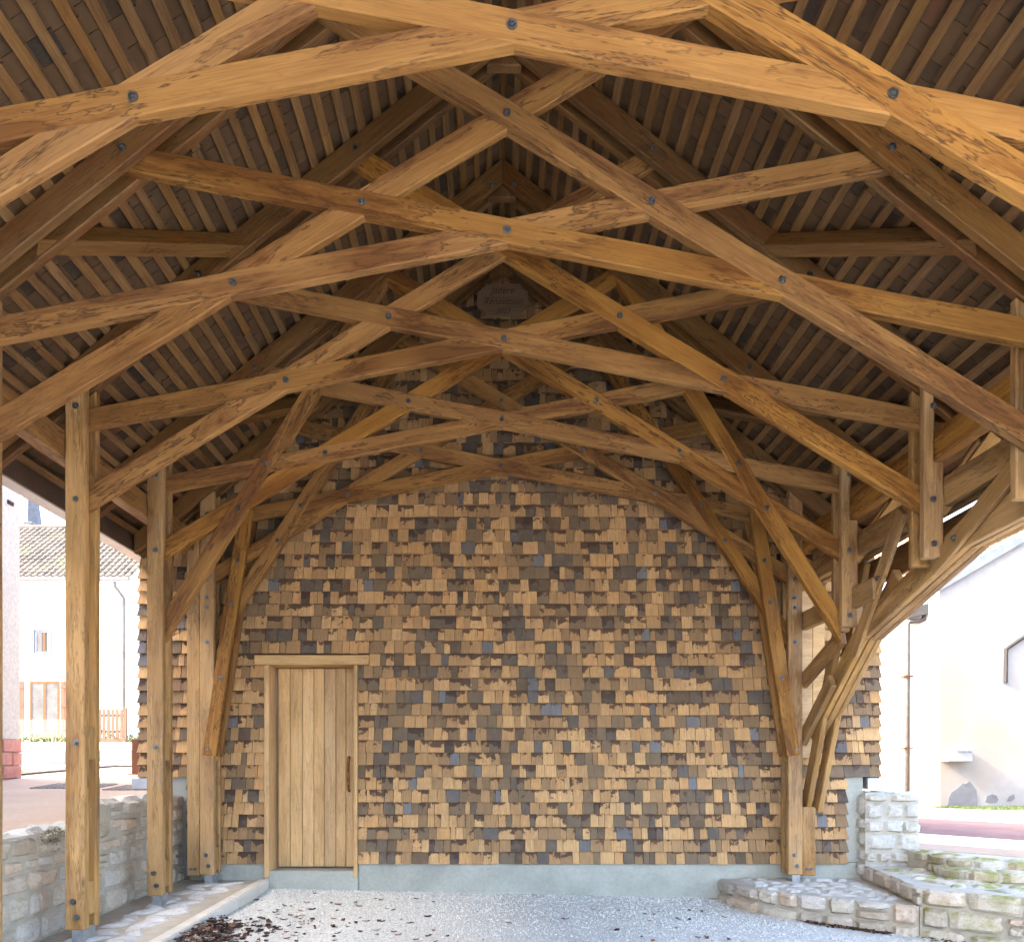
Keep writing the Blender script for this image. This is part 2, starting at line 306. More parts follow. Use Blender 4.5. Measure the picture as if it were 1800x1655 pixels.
class MB:
    def __init__(s): s.v = []; s.f = []; s.r = []
    def box(s, c, ax, ay, az, rnd=0.0):
        c, ax, ay, az = Vector(c), Vector(ax), Vector(ay), Vector(az); b = len(s.v)
        for k in (-1, 1):
            for j in (-1, 1):
                for i in (-1, 1): s.v.append(tuple(c + ax * i + ay * j + az * k))
        for q in ((0, 2, 3, 1), (4, 5, 7, 6), (0, 1, 5, 4), (2, 6, 7, 3), (0, 4, 6, 2), (1, 3, 7, 5)):
            s.f.append(tuple(b + i for i in q)); s.r.append(rnd)
    def hexa(s, p, rnd=0.0):
        b = len(s.v); s.v += [tuple(x) for x in p]
        for q in ((0, 2, 3, 1), (4, 5, 7, 6), (0, 1, 5, 4), (2, 6, 7, 3), (0, 4, 6, 2), (1, 3, 7, 5)):
            s.f.append(tuple(b + i for i in q)); s.r.append(rnd)
    def poly(s, pts, rnd=0.0):
        b = len(s.v); s.v += [tuple(p) for p in pts]; s.f.append(tuple(range(b, b + len(pts)))); s.r.append(rnd)
    def tube(s, pts, rad, n=8, rnd=0.0):
        rings = []
        for i, p in enumerate(pts):
            p = Vector(p); d = (Vector(pts[min(i + 1, len(pts) - 1)]) - Vector(pts[max(i - 1, 0)])).normalized()
            u = d.orthogonal().normalized(); w = d.cross(u); b = len(s.v)
            if rings: # keep twist small
                u0 = rings[-1][1]; u = (u0 - d * u0.dot(d)).normalized(); w = d.cross(u)
            rr = rad[i] if isinstance(rad, (list, tuple)) else rad
            for k in range(n):
                a = 2 * math.pi * k / n; s.v.append(tuple(p + (u * math.cos(a) + w * math.sin(a)) * rr))
            rings.append((b, u))
        for (a, _), (b, _) in zip(rings, rings[1:]):
            for k in range(n): s.f.append((a + k, a + (k + 1) % n, b + (k + 1) % n, b + k)); s.r.append(rnd)
        s.f.append(tuple(rings[0][0] + k for k in range(n))[::-1]); s.r.append(rnd); s.f.append(tuple(rings[-1][0] + k for k in range(n))); s.r.append(rnd)
    def mesh(s, smooth=False):
        me = bpy.data.meshes.new('m'); me.from_pydata(s.v, [], s.f)
        if any(s.r):
            a = me.attributes.new('rnd', 'FLOAT', 'FACE'); a.data.foreach_set('value', s.r)
        bm = bmesh.new(); bm.from_mesh(me); bmesh.ops.recalc_face_normals(bm, faces=bm.faces); bm.to_mesh(me); bm.free()
        if smooth:
            for p in me.polygons: p.use_smooth = True
        me.update(); return me
    def build(s, name, mat, parent=None, smooth=False, **kw): return link(name, s.mesh(smooth), mat, parent, **kw)
def G(px, py, z):
    """photo pixel to the point of the level z that it shows"""
    d = (EYE - z) * F / (py - PY); return Vector(((px - PX) / F * d, d, z))
def P(px, py, d):
    """photo pixel to a point at distance d"""
    return Vector(((px - PX) / F * d, d, EYE + (PY - py) / F * d))

# bolts -----------------------------------------------------------------
def bolt_mesh():
    m = MB()
    def disc(r, y0, y1, n):
        b = len(m.v)
        for y in (y0, y1):
            for k in range(n): a = 2 * math.pi * k / n; m.v.append((r * math.cos(a), y, r * math.sin(a)))
        m.f.append(tuple(range(b, b + n))); m.r.append(0); m.f.append(tuple(range(b + 2 * n - 1, b + n - 1, -1))); m.r.append(0)
        for k in range(n): m.f.append((b + k, b + n + k, b + n + (k + 1) % n, b + (k + 1) % n)); m.r.append(0)
    disc(0.023, 0.004, -0.004, 16); disc(0.0135, 0.0, -0.015, 6); disc(0.0075, 0.0, -0.024, 10)
    me = m.mesh(); me.materials.append(M['steel']); return me
BOLT = bolt_mesh()
def bolt(parent, x, y, z, face=(0, -1, 0), sc_=1.0):
    q = Vector((0, -1, 0)).rotation_difference(Vector(face)).to_matrix().to_4x4()
    spin = Matrix.Rotation(rng.uniform(0, 6), 4, 'Y')
    link('bolt', BOLT, None, parent, T(x, y, z) @ q @ spin @ Matrix.Diagonal((sc_, sc_, sc_, 1)))

# ------------------------------------------------------------------ the timber trusses
XC = 0.075; HR = 5.22; SL = 0.80; TH = math.atan(SL)    # roof: height above the eye on the centre line, slope
FR = dict(A=3.33, B=4.593, C=5.75, D=7.08, E=8.17)
def beam(name, y, p0, p1, h, half_t, parent, mat='oak', cut0=None, cut1=None, y0=None, y1=None, ext0=0, ext1=0, bev=0.006):
    """beam in the truss plane between two (x, z) points measured from the centre line and the eye; cut = 'v' for a plumb cut"""
    a = Vector((XC + p0[0], y, EYE + p0[1])); b = Vector((XC + p1[0], y, EYE + p1[1]))
    d = (b - a).normalized(); a = a - d * ext0; b = b + d * ext1; L = (b - a).length
    up = Vector((-d.z, 0, d.x));
    if up.z < 0: up = -up
    if abs(d.z) > 0.95: up = Vector((1, 0, 0)) - d * d.x
    Mx = frame(a, d, up); az = Mx.to_3x3().col[2]
    tv = (az.x / d.x) if abs(d.x) > 1e-6 else 0
    c0 = -tv if cut0 == 'v' else 0; c1 = -tv if cut1 == 'v' else 0
    hh = h / 2
    poly = [(c0 * -hh, -hh), (L + c1 * -hh, -hh), (L + c1 * hh, hh), (c0 * hh, hh)]
    lo = -half_t if y0 is None else y0; hi = half_t if y1 is None else y1
    ay = Mx.to_3x3().col[1]
    if ay.y < 0: lo, hi = -hi, -lo
    o = link(name, prism_mesh(wobble(poly), lo, hi), mat, parent, Mx); bevel(o, bev); return o

def side_poly(name, poly, y0, y1, parent, mat):
    """polygon in (x, z) from centre line and eye, extruded from y0 to y1, grain upright"""
    zs = [p[1] for p in poly]; xs = [p[0] for p in poly]; z0 = min(zs); xm = sum(xs) / len(xs)
    Mx = frame((XC + xm, (y0 + y1) / 2, EYE + z0), (0, 0, 1), (1, 0, 0))     # local x up, local z = world x, local y = -world y ... sign checked below
    ay = Mx.to_3x3().col[1]; h = (y1 - y0) / 2
    me = prism_mesh(wobble([(p[1] - z0, p[0] - xm) for p in poly], 0.002), -h, h)
    return bevel(link(name, me, mat, parent, Mx), 0.008)

LAB = dict(
    A=('open end oak truss, the farthest truss from the shingled gable wall', 0.17),
    B=('oak truss one bay inside the open end truss, crossing beams and long posts', 0.19),
    C=('middle oak truss of five, one post on a steel shoe, the other hanging', 0.206),
    D=('oak truss one bay before the shingled wall, with one diagonal brace each side', 0.23),
    E=('oak truss standing against the shingled wall, with two braces each side forming an arch', 0.265))
PEND = dict(A=1.60, B=1.574, C=1.47, D=1.216)
TR = {}
for k in 'EDCBA':
    y = FR[k]; zb = LAB[k][1]
    t = thing('timber_truss', LAB[k][0], 'truss', (XC - 3.04, y, zb), 'oak trusses carrying the roof'); TR[k] = t
    xi, xo = (2.97, 3.11) if k != 'E' else (2.905, 3.05)
    xm = (xi + xo) / 2
    def Lz(x): return 3.732 - 0.607 * x
    def Sz(x): return 3.064 - 0.192 * x
    xe = xo - 0.02
    l = beam('crossing_beam', y, (xe * -1, Lz(xe)), (1.06, 3.732 + 0.607 * 1.06), 0.145, 0.028, t, cut0='v', ext1=0.06)
    s2 = beam('crossing_beam', y, (-xe, Sz(xe)), (2.17, 3.064 + 0.192 * 2.17), 0.142, 0.031, t, cut0='v', ext1=0.06)
    s1 = beam('crossing_beam', y, (-2.17, 3.064 + 0.192 * 2.17), (xe, Sz(xe)), 0.142, 0.0345, t, cut1='v', ext0=0.06)
    r = beam('crossing_beam', y, (-1.06, 3.732 + 0.607 * 1.06), (xe, Lz(xe)), 0.145, 0.038, t, cut1='v', ext0=0.06)
    fy = y - 0.038
    bolt(r, XC, fy, EYE + 3.732); bolt(s1, XC, y - 0.0345, EYE + 3.064)
    bolt(s1, XC - 0.83, y - 0.0345, EYE + 3.226); bolt(s2, XC - 1.57, y - 0.031, EYE + 2.768)
    bolt(r, XC + 0.83, fy, EYE + 3.228); bolt(r, XC + 1.575, fy, EYE + 2.776)
    # rafters: pairs either side of the crossing beams
    for s in (-1, 1):
        for (a, b, front) in ((-0.105, -0.042, True), (0.042, 0.105, False)):
            rf = beam('rafter', y, (s * 0.001, HR), (s * 3.72, HR - SL * 3.72), 0.155, 0, t, 'rafter', cut0='v', cut1='v', y0=a, y1=b)
            if front:
                for q in (1.055, 2.17, 0.10): bolt(rf, XC + s * q, y - 0.105, EYE + HR - SL * q + (0.0 if q > 0.5 else -0.06))
    # block under the ridge
    bl = side_poly('ridge_block', [(-0.13, 5.02), (0.13, 5.02), (0.0, 5.13)], y - 0.04, y + 0.04, t, 'rafter')
    # posts: pairs with spacer
    for s in (-1, 1):
        hang = s > 0 and k != 'E'
        zlo = PEND[k] if hang else zb - EYE
        ztop = lambda x: HR - SL * x - 0.078 / math.cos(TH) - 0.012
        for (a, b, front) in ((-0.115, -0.046, True), (0.046, 0.108, False)):
            zl = zlo - (0.02 if (hang and not front) else 0)
            if s > 0 and k != 'E':
                xn = xi + 0.072; zn = 2.15
                poly = [(xi, zl), (xo, zl), (xo, zn), (xn, zn), (xn, ztop(xn)), (xi, ztop(xi))]
            else: poly = [(xi, zl), (xo, zl), (xo, ztop(xo)), (xi, ztop(xi))]
            po = side_poly('post', [(s * x, z) for x, z in poly], y + a, y + b, t, 'post')
            if front:
                bx = XC + s * xm; by = y + a
                for q in (2.545, 1.885): bolt(po, bx - s * 0.005, by, EYE + q)
                if hang: bolt(po, bx, by, EYE + zlo + 0.10)
                else:
                    bolt(po, bx + 0.01, by, EYE + 0.163)
                    bolt(po, bx - 0.01, by, zb + 0.20); bolt(po, bx + 0.015, by, zb + 0.09)
        if not hang:
            for q in (0.163, -0.95):
                side_poly('spacer_block', [(s * x, z) for x, z in ((xi + 0.004, q - 0.12), (xo - 0.004, q - 0.12), (xo - 0.004, q + 0.12), (xi + 0.004, q + 0.12))], y - 0.045, y + 0.045, t, 'post')
            sh = boxo('post_shoe', XC + s * xm - 0.028, XC + s * xm + 0.05, y - 0.10, y - 0.092, zb - 0.11, zb + 0.01, 'shoe', t)
            boxo('shoe_plate', XC + s * xm + 0.035, XC + s * xm + 0.043, y - 0.09, y + 0.09, zb - 0.11, zb + 0.01, 'shoe', t)
        # outrigger strut to the rafter tail
        for (a, b) in ((-0.105, -0.05), (0.05, 0.105)) if s > 0 else ():
            beam('outrigger', y, (s * (xo - 0.02), 1.80), (s * 3.50, 2.36), 0.10, 0, t, 'post', y0=a, y1=b)
    if k in 'DE':
        for s in (-1, 1):
            bz = lambda x: 2.67 - 1.60 * (x - 2.09) if k == 'D' else 2.655 - 1.52 * (x - 2.05)
            br = beam('brace', y, (s * (xi + 0.03), bz(xi + 0.03)), (s * 1.06, bz(1.06)), 0.135, 0.042, t, cut0='v')
            for q in (2.09, 2.335) if k == 'D' else (2.05, 2.285): bolt(br, XC + s * q, y - 0.042, EYE + bz(q))
    if k == 'E':
        for s in (-1, 1):
            for (a, b, fr_) in ((-0.12, -0.05, True), (0.05, 0.11, False)):
                b2 = beam('lower_brace', y, (s * 2.955, 0.10), (s * 2.585, 2.60), 0.135, 0, t, y0=a, y1=b)
                if fr_:
                    for q in (2.076, 1.648, 0.885): bolt(b2, XC + s * (2.955 - (q - 0.10) * 0.37 / 2.5), y - 0.12, EYE + q)
            # extra post fixed to the outer flank
            side_poly('side_post', [(s * x, z) for x, z in ((xo + 0.003, zb - EYE - 0.012), (xo + 0.135, zb - EYE - 0.012), (xo + 0.135, 2.35 if s < 0 else -0.42), (xo + 0.003, 2.45 if s < 0 else -0.42))], y - 0.105, y + 0.09, t, 'post')
            ob = [o for o in t.children if o.name.startswith('side_post')][-1]
            for dx in (-0.022, 0.022): bolt(ob, XC + s * (xo + 0.07) + dx, y - 0.105, zb + 0.06, sc_=0.75)
            for q in (1.70, 1.60, 1.25): bolt([o for o in t.children if o.name.startswith('post')][-2], XC + s * xm, y - 0.115, EYE + q)

# ------------------------------------------------------------------ side arcade: beams along the right-hand eave
arc = thing('eave_arcade', 'segmented oak arch under the eave, curving up from the wall post above the ledge', 'arch', (XC + 3.15, 8.17, 0.27))
def along(name, pts, x0, x1, parent, mat='oak'):
    """polygon in (distance, height above eye), extruded from x0 to x1 (from the centre line)"""
    ax = Vector((0, pts[1][0] - pts[0][0], pts[1][1] - pts[0][1])).normalized(); o0 = Vector((XC + (x0 + x1) / 2, pts[0][0], EYE + pts[0][1]))
    up = Vector((0, -ax.z, ax.y))
    if up.z < 0: up = -up
    Mx = frame(o0, ax, up); inv = Mx.inverted(); h = (x1 - x0) / 2
    lp = [inv @ Vector((o0.x, d, EYE + z)) for d, z in pts]
    return bevel(link(name, prism_mesh(wobble([(q.x, q.z) for q in lp], 0.002), -h, h), mat, parent, Mx), 0.006)
def bar(name, a, b, w, x0, x1, mat='oak', low=True, par=None):
    a = Vector(a); b = Vector(b); d = (b - a).normalized(); n = Vector((-d.y, d.x))
    if n.y < 0: n = -n
    q = [a, b, b + n * w, a + n * w] if low else [a - n * w / 2, b - n * w / 2, b + n * w / 2, a + n * w / 2]
    return along(name, [tuple(v) for v in q], x0, x1, par or arc, 'post' if mat == 'oak' else mat)
P0, P1, P2, P3, P4 = (8.17, -0.48), (7.737, 0.464), (6.902, 1.09), (5.41, 1.487), (3.2, 1.56)
for (x0, x1) in ((3.122, 3.176), (3.246, 3.30)):
    bar('arch_leg', P0, (7.12, 1.81), 0.15, x0, x1)
    bar('arch_rib', (P1[0], P1[1]), P2, 0.19, x0 + 0.002, x1 - 0.002)
    bar('arch_rib', P2, P3, 0.20, x0, x1)
    bar('arch_rib', P3, P4, 0.20, x0 + 0.002, x1 - 0.002)
bar('arch_rib', (8.10, 0.185), (6.4, 1.466), 0.17, 3.18, 3.242)
bar('arch_rib', (6.95, 1.072), P3, 0.19, 3.179, 3.243)
bar('arch_rib', (5.5, 1.48), P4, 0.19, 3.18, 3.242)
b_ = bar('strut', (7.02, 0.98), (6.18, 1.98), 0.14, 3.08, 3.119, low=False); bolt(b_, XC + 3.08, 6.55, EYE + 1.54, (-1, 0, 0))
b_ = bar('strut', (5.75, 1.43), (4.72, 1.86), 0.14, 3.08, 3.119, low=False); bolt(b_, XC + 3.08, 5.46, EYE + 1.56, (-1, 0, 0))
bar('tie', (8.12, 0.785), (7.2, 1.10), 0.15, 3.058, 3.119)
bar('tie', (8.12, 0.20), (7.40, 0.74), 0.14, 3.060, 3.118)
bar('mid_rail', (8.12, 1.375), (6.58, 1.375), 0.185, 3.057, 3.118)
bar('upper_rail', (8.12, 1.84), (-0.2, 1.84), 0.205, 3.115, 3.175)
bar('outer_rail', (7.3, 1.60), (-0.2, 1.60), 0.245, 3.325, 3.36, 'rafter')
bar('upper_rail', (8.12, 1.86), (-0.2, 1.86), 0.185, 3.26, 3.32)

# ------------------------------------------------------------------ roof
roof = thing('shingle_roof', 'split oak shingle roof on close battens seen from underneath', 'roof', (XC, 5.4, EYE + HR + 0.2))
Y0, Y1 = -0.3, 8.50
BP = 0.144
def rp(s, dist, y, off):
    """point on the roof: side, distance down the slope, y, offset above the rafter centre line"""
    c, sn = math.cos(TH), math.sin(TH)
    return Vector((XC + s * (dist * c + off * sn), y, EYE + HR - dist * sn + off * c))
NB = 34
for s in (-1, 1):
    for i in range(NB):
        d = -0.07 + i * BP + rng.uniform(-0.008, 0.008)
        c = rp(s, d, 0, 0.078 + 0.014); dn = (rp(s, d + 1, 0, 0) - rp(s, d, 0, 0)); nn = (rp(s, d, 0, 1) - rp(s, d, 0, 0))
        cut = rng.uniform(3.5, 7.4); w = 0.029 * rng.uniform(0.86, 1.1)
        for (a, b) in ((Y0 + rng.uniform(0, 0.03), cut - 0.002), (cut + 0.002, Y1)):
            m = MB(); jit = rng.uniform(-0.006, 0.006)
            n = max(2, int((b - a) / 0.8)); L = b - a
            v = []; f = []
            for j in range(n + 1):
                xx = L * j / n; wob = rng.uniform(-0.004, 0.004)
                for (dy, dz) in ((-w, -0.013), (w, -0.013), (w, 0.013), (-w, 0.013)): v.append((xx, dy + wob + jit, dz))
            for j in range(n):
                for q in range(4): f.append((4 * j + q, 4 * j + (q + 1) % 4, 4 * j + 4 + (q + 1) % 4, 4 * j + 4 + q))
            f += [(3, 2, 1, 0), tuple(4 * n + q for q in range(4))]
            Mx = frame((c.x, a, c.z), (0, 1, 0), nn)
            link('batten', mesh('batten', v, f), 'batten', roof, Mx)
# shingles: one course per batten
cand = []
for s in (-1, 1):
    nn = (rp(s, 0, 0, 1) - rp(s, 0, 0, 0)); dn = (rp(s, 1, 0, 0) - rp(s, 0, 0, 0))
    for i in range(NB):
        y = Y0 - rng.uniform(0, 0.1)
        while y < Y1:
            w = rng.uniform(0.10, 0.23); d0 = -0.09 + i * BP; L = 0.31
            up0 = 0.078 + 0.030; top = rp(s, d0 - 0.03, y + w / 2, up0); bot = rp(s, d0 + L - 0.03 + rng.uniform(-0.008, 0.008), y + w / 2, up0 + 0.030 + rng.uniform(0, 0.004))
            cand.append((top, bot, w - rng.uniform(0.002, 0.007), nn, rng.random())); y += w
def roof_shingle(mb, c):
    top, bot, w, nn, r = c; hy = Vector((0, w / 2, 0)); th = nn * 0.008
    mb.hexa([bot - hy, bot + hy, top - hy, top + hy, bot - hy + th, bot + hy + th, top - hy + th * 0.6, top + hy + th * 0.6], r)
def inview(p):
    if p.y < 3.25: return False
    u = PX + p.x / p.y * F; v = PY - (p.z - EYE) / p.y * F
    return 0 < u < 1800 and 0 < v < 1655
cand.sort(key=lambda c: c[0].y if inview((c[0] + c[1]) / 2) else 99)
for c in cand[:300]:
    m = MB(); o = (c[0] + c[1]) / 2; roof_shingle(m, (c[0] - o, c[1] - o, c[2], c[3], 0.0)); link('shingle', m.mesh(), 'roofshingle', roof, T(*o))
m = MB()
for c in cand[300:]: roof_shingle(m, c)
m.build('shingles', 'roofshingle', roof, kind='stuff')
# weather boards over the courses keep the light out; ridge cap; rear roof over the closed building
m = MB()
for s in (-1, 1):
    for (ya, yb) in ((Y0 - 0.1, Y1), (Y1, 13.5)):
        a, b = rp(s, -0.17, ya, 0.20), rp(s, 4.93, ya, 0.20); c, d = rp(s, 4.93, yb, 0.20), rp(s, -0.17, yb, 0.20)
        up = (rp(s, 0, 0, 1) - rp(s, 0, 0, 0)) * 0.02
        m.hexa([a, b, d, c, a + up, b + up, d + up, c + up], 0.3)
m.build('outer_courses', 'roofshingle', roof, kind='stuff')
for s in (-1, 1):
    nn = rp(s, 0, 0, 1) - rp(s, 0, 0, 0); Mx = frame(rp(s, 0.02 - 0.001 * s, Y0 - 0.1, 0.235), (0, 1, 0), nn)
    link('ridge_board', prism_mesh([(0, -0.012), (12.5, -0.012), (12.5, 0.012), (0, 0.012)], -0.22, 0.22), 'roofshingle', roof, Mx)
# wind braces in the roof plane
def wind(y0, x0, y1, x1):
    for s in (-1, 1):
        a = Vector((XC + s * x0, y0, EYE + HR - SL * x0)); b = Vector((XC + s * x1, y1, EYE + HR - SL * x1))
        d = (b - a); L = d.length; nn = rp(s, 0, 0, 1) - rp(s, 0, 0, 0)
        Mx = frame(a, d, nn)
        bevel(link('wind_brace', prism_mesh(wobble([(0, -0.06), (L, -0.06), (L, 0.062), (0, 0.062)]), -0.05, 0.05), 'rafter', roof, Mx))
wind(FR['C'], 1.84, FR['B'], 2.74); wind(FR['D'], 2.50, FR['C'], 3.45); wind(FR['E'], 1.84, FR['D'], 2.74); wind(FR['B'], 0.55, FR['A'], 1.55)
# wall plates, fascia, gutters
for s in (-1, 1):
    L = Y1 - Y0; x = 3.046 if s > 0 else 3.115
    Mx = frame((XC + s * (x + 0.055), Y0, EYE + 2.275), (0, 1, 0), (0, 0, 1))
    bevel(link('wall_plate', prism_mesh(wobble([(0, -0.10), (L, -0.10), (L, 0.10), (0, 0.10)]), -0.055, 0.055), 'oak', roof, Mx), 0.008)
    xe = 3.76; ze = EYE + HR - SL * 3.72
    boxo('fascia', XC + s * xe - 0.012, XC + s * xe + 0.012, Y0, Y1 + 4, ze - 0.06, ze + 0.13, 'fascia', roof)
    g = MB(); xa, xb = XC + s * (xe + 0.014), XC + s * (xe + 0.15)
    for (p, q, za, zc) in ((xa, xb, ze - 0.055, ze - 0.047), (xb - s * 0.006, xb, ze - 0.047, ze + 0.07)):
        lo, hi = min(p, q), max(p, q)
        g.box(((lo + hi) / 2, (Y0 + Y1 + 4) / 2, (za + zc) / 2), ((hi - lo) / 2, 0, 0), (0, (Y1 + 4 - Y0) / 2, 0), (0, 0, (zc - za) / 2))
    g.build('gutter', 'guttermetal', roof)

# ------------------------------------------------------------------ plaque under the ridge
pl = thing('wooden_plaque', 'dark wooden plaque with notched corners and script lettering under the ridge', 'plaque', (0.09, 8.0, 6.04))
def arcpts(cx, cz, r, a0, a1, n=5): return [(cx + r * math.cos(R(a0 + (a1 - a0) * i / n)), cz + r * math.sin(R(a0 + (a1 - a0) * i / n))) for i in range(n + 1)]
pw, ph, pr = 0.255, 0.163, 0.075
poly = arcpts(-pw, ph, pr, 270, 360)[::-1] + []
poly = arcpts(pw, ph, pr, 180, 270) + arcpts(pw, -ph, pr, 90, 180) + arcpts(-pw, -ph, pr, 0, 90) + arcpts(-pw, ph, pr, 270, 360)
bevel(link('board', prism_mesh(poly, -0.012, 0.012), 'plaque', pl, T(0.09, 8.0, 6.04)), 0.002)
def text(body, x, z, size, parent, y, mat, name='lettering', shear=0.35, sx=1.0):
    cu = bpy.data.curves.new('t', 'FONT'); cu.body = body; cu.size = size; cu.align_x = 'CENTER'; cu.align_y = 'CENTER'; cu.shear = shear; cu.extrude = 0.001; cu.offset = -0.0006
    to = bpy.data.objects.new('t', cu); col.objects.link(to); dg = bpy.context.evaluated_depsgraph_get()
    me = bpy.data.meshes.new_from_object(to.evaluated_get(dg)); bpy.data.objects.remove(to)
    me.materials.clear()
    return link(name, me, mat, parent, T(x, y, z) @ Matrix.Rotation(R(90), 4, 'X') @ Matrix.Diagonal((sx, 1, 1, 1)))
text('Jad\u00e8re', 0.085, 6.13, 0.10, pl, 7.986, 'ink', sx=0.9); text('R\u00e9novation', 0.09, 6.02, 0.092, pl, 7.986, 'ink', sx=0.92); text('2023', 0.09, 5.925, 0.07, pl, 7.986, 'ink')
for s in (-1, 1): bolt(pl, 0.09 + s * 0.17, 7.988, 6.19, sc_=0.25)
sb = MB(); sb.box((0.09, 8.045, 6.24), (0.012, 0, 0), (0, 0.035, 0), (0, 0, 0.10)); sb.build('hanger', 'rafter', pl)

# ------------------------------------------------------------------ shingled gable building
WY = 8.40
bld = thing('shingled_building', 'gable wall clad in split oak shingles with a plank door', 'building', (0, WY, 0))
XL0, XR0 = -3.20, 3.69; XL1, XR1 = -3.71, 4.04; ZST = 1.255
DX0, DX1, DZ1 = -2.405, -1.425, 2.425           # outer edges of the door frame
def xlim(z):
    h = (EYE + HR + 0.02 - z) / SL; return XC - h, XC + h
wall_sh = []; r = 0
while True:
    z0 = ROW0 + r * PITCH; z1 = z0 + PITCH
    a, b = (XL0, XR0) if z0 < ZST - 0.06 else (XL1, XR1)
    l0, l1 = xlim(z1); a2, b2 = max(a, l0), min(b, l1)
    if b2 - a2 < 0.1: break
    segs = [(a2, b2)]
    if z0 < DZ1 - 0.03: segs = [(a2, DX0), (DX1, b2)]
    elif z0 < 2.53 and z1 > 2.46: segs = [(a2, -2.50), (-1.31, b2)]
    rowdz = rng.uniform(-0.004, 0.004)
    for (p, q) in segs:
        x = p
        while x < q - 1e-4:
            w = min(rng.choice((0.062, 0.078, 0.085, 0.095, 0.11, 0.125, 0.16)) * rng.uniform(0.9, 1.1), q - x)
            if q - x - w < 0.05: w = q - x
            wall_sh.append((r, x, x + w, z0 + rowdz + rng.uniform(-0.003, 0.003), rng.random(), x == a, x + w >= q - 1e-4 and q == b)); x += w
    r += 1
def wall_shingle(mb, s, o, rnd):
    _, x0, x1, z, r_, el, er = s; g = rng.uniform(0.001, 0.0035); yb = WY - 0.050 + rng.uniform(-0.005, 0.003); tl = 0.19; t = 0.018
    fl = 0.035 if el else 0; frr = 0.035 if er else 0; sk = rng.uniform(-0.003, 0.003)
    k = lambda x, y, zz: Vector((x, y, zz)) - o
    mb.hexa([k(x0 - fl + g, yb, z), k(x1 + frr - g, yb, z + sk), k(x0 - fl + g, yb + t, z), k(x1 + frr - g, yb + t, z + sk),
             k(x0 + g, yb + 0.040, z + tl), k(x1 - g, yb + 0.040, z + tl), k(x0 + g, yb + 0.046, z + tl), k(x1 - g, yb + 0.046, z + tl)], rnd)
low = [s for s in wall_sh if s[0] < 6][:300]; lowset = set(id(s) for s in low)
for s in low:
    o = Vector(((s[1] + s[2]) / 2, WY, s[3])); m = MB(); wall_shingle(m, s, o, 0.0); link('shingle', m.mesh(), 'shingle', bld, T(*o))
m = MB()
for s in wall_sh:
    if id(s) not in lowset: wall_shingle(m, s, Vector((0, 0, 0)), s[4])
# flanks
for sgn, xs, zs in ((-1, XL1, ZST), (1, XR1, ZST)):
    zz = ZST - 0.03
    while zz < EYE + HR - SL * abs(xs - XC) - 0.05:
        y = WY
        while y < 11:
            w = rng.uniform(0.09, 0.2); xo_ = xs + sgn * 0.035
            m.hexa([(xo_, y, zz), (xo_, y + w - 0.003, zz), (xo_ - sgn * 0.012, y, zz), (xo_ - sgn * 0.012, y + w - 0.003, zz),
                    (xs, y, zz + 0.19), (xs, y + w - 0.003, zz + 0.19), (xs - sgn * 0.006, y, zz + 0.19), (xs - sgn * 0.006, y + w - 0.003, zz + 0.19)], rng.random()); y += w
        zz += PITCH
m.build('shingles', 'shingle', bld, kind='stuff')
# core walls (timber sheathing) with the door opening left free
c = MB(); YB = WY + 0.006
def core(x0, x1, z0, z1, y0=YB, y1=WY + 0.35): c.box(((x0 + x1) / 2, (y0 + y1) / 2, (z0 + z1) / 2), ((x1 - x0) / 2, 0, 0), (0, (y1 - y0) / 2, 0), (0, 0, (z1 - z0) / 2))
core(XL0 + 0.01, DX0 + 0.04, 0.30, DZ1); core(DX1 - 0.04, XR0 - 0.01, 0.30, DZ1); core(XL1 + 0.02, XL0 + 0.008, 1.27, DZ1); core(XR0 - 0.008, XR1 - 0.02, 1.27, DZ1)
zt = EYE + HR + 0.02
core(XL1 + 0.02, XR1 - 0.02, DZ1 + 0.002, 3.6)
b0 = len(c.v); tri = [(XC - (zt - 3.6) / SL, 3.602), (XC + (zt - 3.6) / SL, 3.602), (XC, zt)]
c.v += [(x, YB, z) for x, z in tri] + [(x, YB + 0.3, z) for x, z in tri]; c.f += [(b0, b0 + 1, b0 + 2), (b0 + 5, b0 + 4, b0 + 3)]; c.r += [0, 0]
core(XL1 + 0.02, XL1 + 0.3, 0.9, 3.6, WY + 0.351, 13); core(XR1 - 0.3, XR1 - 0.02, 0.5, 3.6, WY + 0.351, 13); core(XL1 + 0.02, XR1 - 0.02, 0.5, 3.6, 13.0, 13.3)
c.build('sheathing', 'rafter', bld)
# concrete plinth
boxo('plinth', XL0 + 0.0, DX0 - 0.003, WY - 0.02, WY + 0.4, -0.3, ROW0 + 0.012, 'concrete', bld, 0.006)
boxo('plinth', DX1 + 0.003, XR0 + 0.2, WY - 0.02, WY + 0.4, -0.3, ROW0 + 0.012, 'concrete', bld, 0.006)
boxo('plinth', DX0, DX1, WY - 0.06, WY + 0.4, -0.3, 0.265, 'concrete', bld, 0.006)
boxo('corner_pier', XR0 + 0.012, XR0 + 0.20, WY - 0.012, WY + 0.4, ROW0 + 0.014, ZST + 0.01, 'concrete', bld, 0.006)
boxo('corner_pier', XL0 - 0.35, XL0 - 0.012, WY - 0.012, WY + 0.4, 0.4, ZST + 0.01, 'concrete', bld, 0.006)
for (x0, x1) in ((XR0 + 0.24, XR1 - 0.02), (XL1 + 0.02, XL0 - 0.36)):
    pass
for (x0, x1) in ((XR0 + 0.23, XR1 + 0.07), (XL1 - 0.09, XL1 + 0.11)):
    boxo('flashing', x0, x1, WY - 0.05, WY + 1.6, ZST - 0.13, ZST - 0.015, 'zinc', bld, 0.004)
boxo('cover_board', 3.215, 3.33, WY - 0.075, WY - 0.05, 1.45, 3.25, 'door', bld, 0.004)
